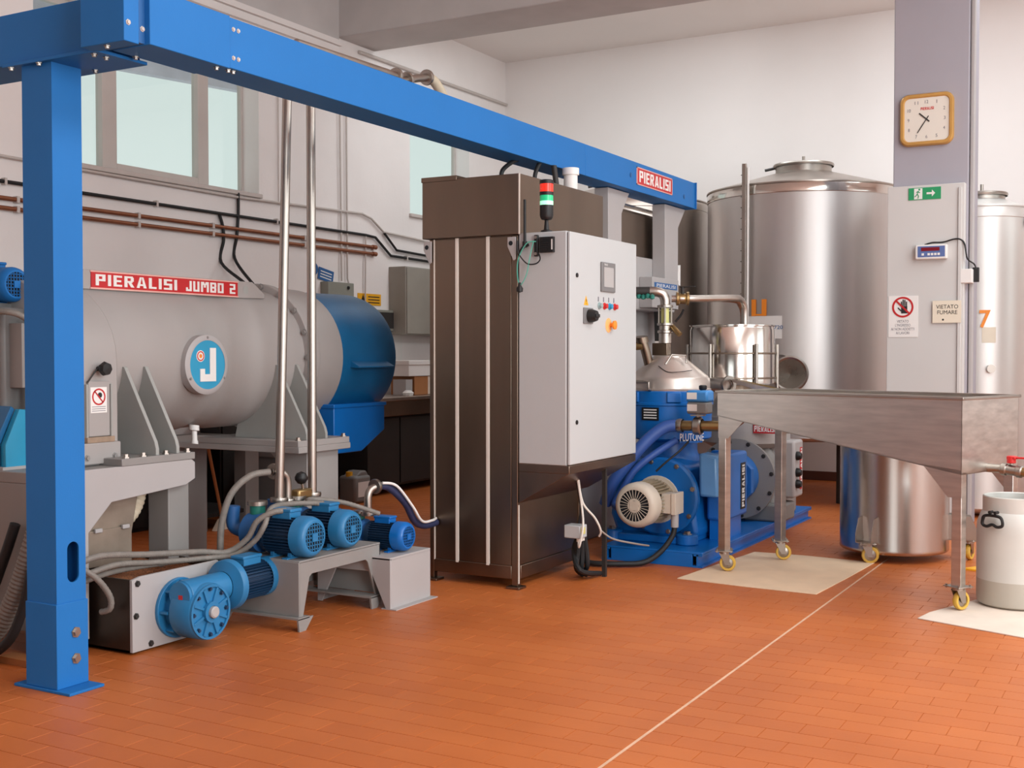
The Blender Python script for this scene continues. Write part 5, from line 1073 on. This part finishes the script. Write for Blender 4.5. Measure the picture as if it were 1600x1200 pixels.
MB().box(XL,XL+.06,10.05,10.48,1.64,1.86).build('case', BOXGREY, wbx, bevel=.004); MB().box(XL+.06,XL+.064,10.08,10.45,1.665,1.835).build('cover', DARK, wbx)
tag(MB().box(XL,XL+.004,10.45,10.70,1.18,1.60).build('paper_notice', PAPER), 'white paper notice on wall above the workbench', 'paper')

# ================================================================== BACKGROUND FLOOR THINGS
bn = thing('workbench', (-6.98, 9.9, 0), 'steel workbench along left wall behind decanter', 'workbench')
MB().box(-7.3,-6.68,9.1,11.6,.93,.965).build('top', STEEL, bn, bevel=.004); MB().box(-7.28,-6.70,9.15,11.55,.78,.93).build('apron', DSTEEL, bn, bevel=.004)
SHADEBLK = mat('shade_black', (34, 30, 28), .6, var=.15)  # near-black puts the deep shade below decanter and bench into the colour
MB().box(-7.26,-6.76,9.18,11.52,.08,.78).build('cupboard', SHADEBLK, bn, bevel=.004)
for i in range(4): MB().box(-6.76,-6.745,9.2+i*.58,9.76+i*.58,.10,.76).build('cupboard_door', SHADEBLK, bn, bevel=.004)
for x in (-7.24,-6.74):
    for y in (9.2,11.5): MB().box(x-.03,x+.03,y-.03,y+.03,0,.78).build('leg', SHADEBLK, bn)
b1 = thing('cardboard_box', (-7.0, 10.4, .965), 'brown cardboard box on the workbench', 'box'); MB().box(-7.16,-6.86,10.2,10.85,.967,1.16).build('carton', BROWNBOX, b1, bevel=.004); MB().box(-6.86,-6.858,10.45,10.5,.97,1.158).build('tape', CARDP, b1)
b2 = thing('storage_box', (-7.0, 10.4, 1.16), 'white box stacked on the brown cardboard box', 'box'); MB().box(-7.18,-6.85,10.08,10.85,1.163,1.30).build('carton', PAPER, b2, bevel=.004); MB().box(-7.19,-6.84,10.07,10.86,1.28,1.325).build('lid', PAPER, b2, bevel=.004)
tag(MB().lathe([(0,0),(.05,0),(.06,.03),(.03,.055),(0,.05)], (-6.82,10.02,.966), (0,0,1), 9).build('crumpled_rag', PAPER), 'crumpled white rag on edge of workbench', 'rag')
tag(MB().box(-7.02,-6.86,10.04,10.16,.967,1.13).build('wire_basket', LGREY), 'small pale basket standing left of brown cardboard box', 'basket')
dt = thing('work_table', (-6.95, 7.2, 0), 'dark steel table in the shade under decanter', 'table')
MB().box(-7.3,-6.6,6.75,7.55,.66,.715).build('top', mat('table_top_grey',(96,92,88),.5), dt, bevel=.004)
lk_ = thing('shade_block', (-7.1, 8.3, 0), 'added black locker along wall behind decanter', 'filler'); MB().box(-7.33,-7.1,7.58,9.06,0,.92).build('shade_block_body', SHADEBLK, lk_, bevel=.006)  # black block added to fill the shade behind the decanter
for i in range(3): MB().box(-7.1,-7.085,7.6+i*.49,8.07+i*.49,.03,.90).build('shade_block_face', SHADEBLK, lk_, bevel=.004)
lk2 = thing('shade_block', (-7.1, 6.2, 0), 'added black locker nearest the camera behind decanter', 'filler'); MB().box(-7.33,-7.05,5.2,6.72,0,.86).build('shade_block_body', SHADEBLK, lk2, bevel=.006)  # second black block added for the same shade
for i in range(3): MB().box(-7.05,-7.035,5.22+i*.5,5.7+i*.5,.03,.84).build('shade_block_face', SHADEBLK, lk2, bevel=.004)
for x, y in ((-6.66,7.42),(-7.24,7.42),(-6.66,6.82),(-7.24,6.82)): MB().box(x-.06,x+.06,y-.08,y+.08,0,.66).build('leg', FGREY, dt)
MB().box(-7.28,-6.62,6.78,7.5,.10,.13).build('lower_shelf', SHADEBLK, dt)
MB().box(-7.30,-7.26,6.75,7.55,.13,.66).build('back_panel', SHADEBLK, dt)  # dark sheet added for the shade beneath the table
br = thing('push_broom', (-7.0, 7.2, 0), 'wooden handled squeegee leaning in the shade under decanter', 'broom')
MB().cyl((-6.55,7.02,.06),(-6.57,6.86,.75),.013,n=10).build('handle', WOOD, br); MB().prism([(6.92,.0),(7.12,.0),(7.05,.09),(6.99,.09)], 'x', -6.58, -6.53).build('head', CREAM, br, bevel=.006)
cr = thing('plastic_crate', (-6.8, 8.2, 0), 'grey plastic crate on floor behind decanter column', 'crate')
MB().box(-7.05,-6.6,7.85,8.55,0,.52).build('bin', GREYPL, cr, bevel=.02); MB().box(-7.07,-6.58,7.83,8.57,.50,.55).build('rim', GREYPL, cr, bevel=.008)
jc = thing('jerrycan', (-6.66, 8.93, 0), 'grey jerrycan with yellow cap in shade by wall', 'jerrycan')
MB().box(-6.78,-6.58,8.80,9.05,0,.26).build('body', GREYPL, jc, bevel=.03); MB().prism([(8.84,.25),(9.04,.25),(9.0,.30),(8.92,.30)], 'x', -6.76,-6.60).build('shoulder', GREYPL, jc, bevel=.015)
MB().cyl((-6.68,8.84,.25),(-6.68,8.84,.295),.032,n=14).build('cap', YEL, jc); MB().box(-6.578,-6.576,8.84,9.02,.06,.20).build('label', PAPER, jc)
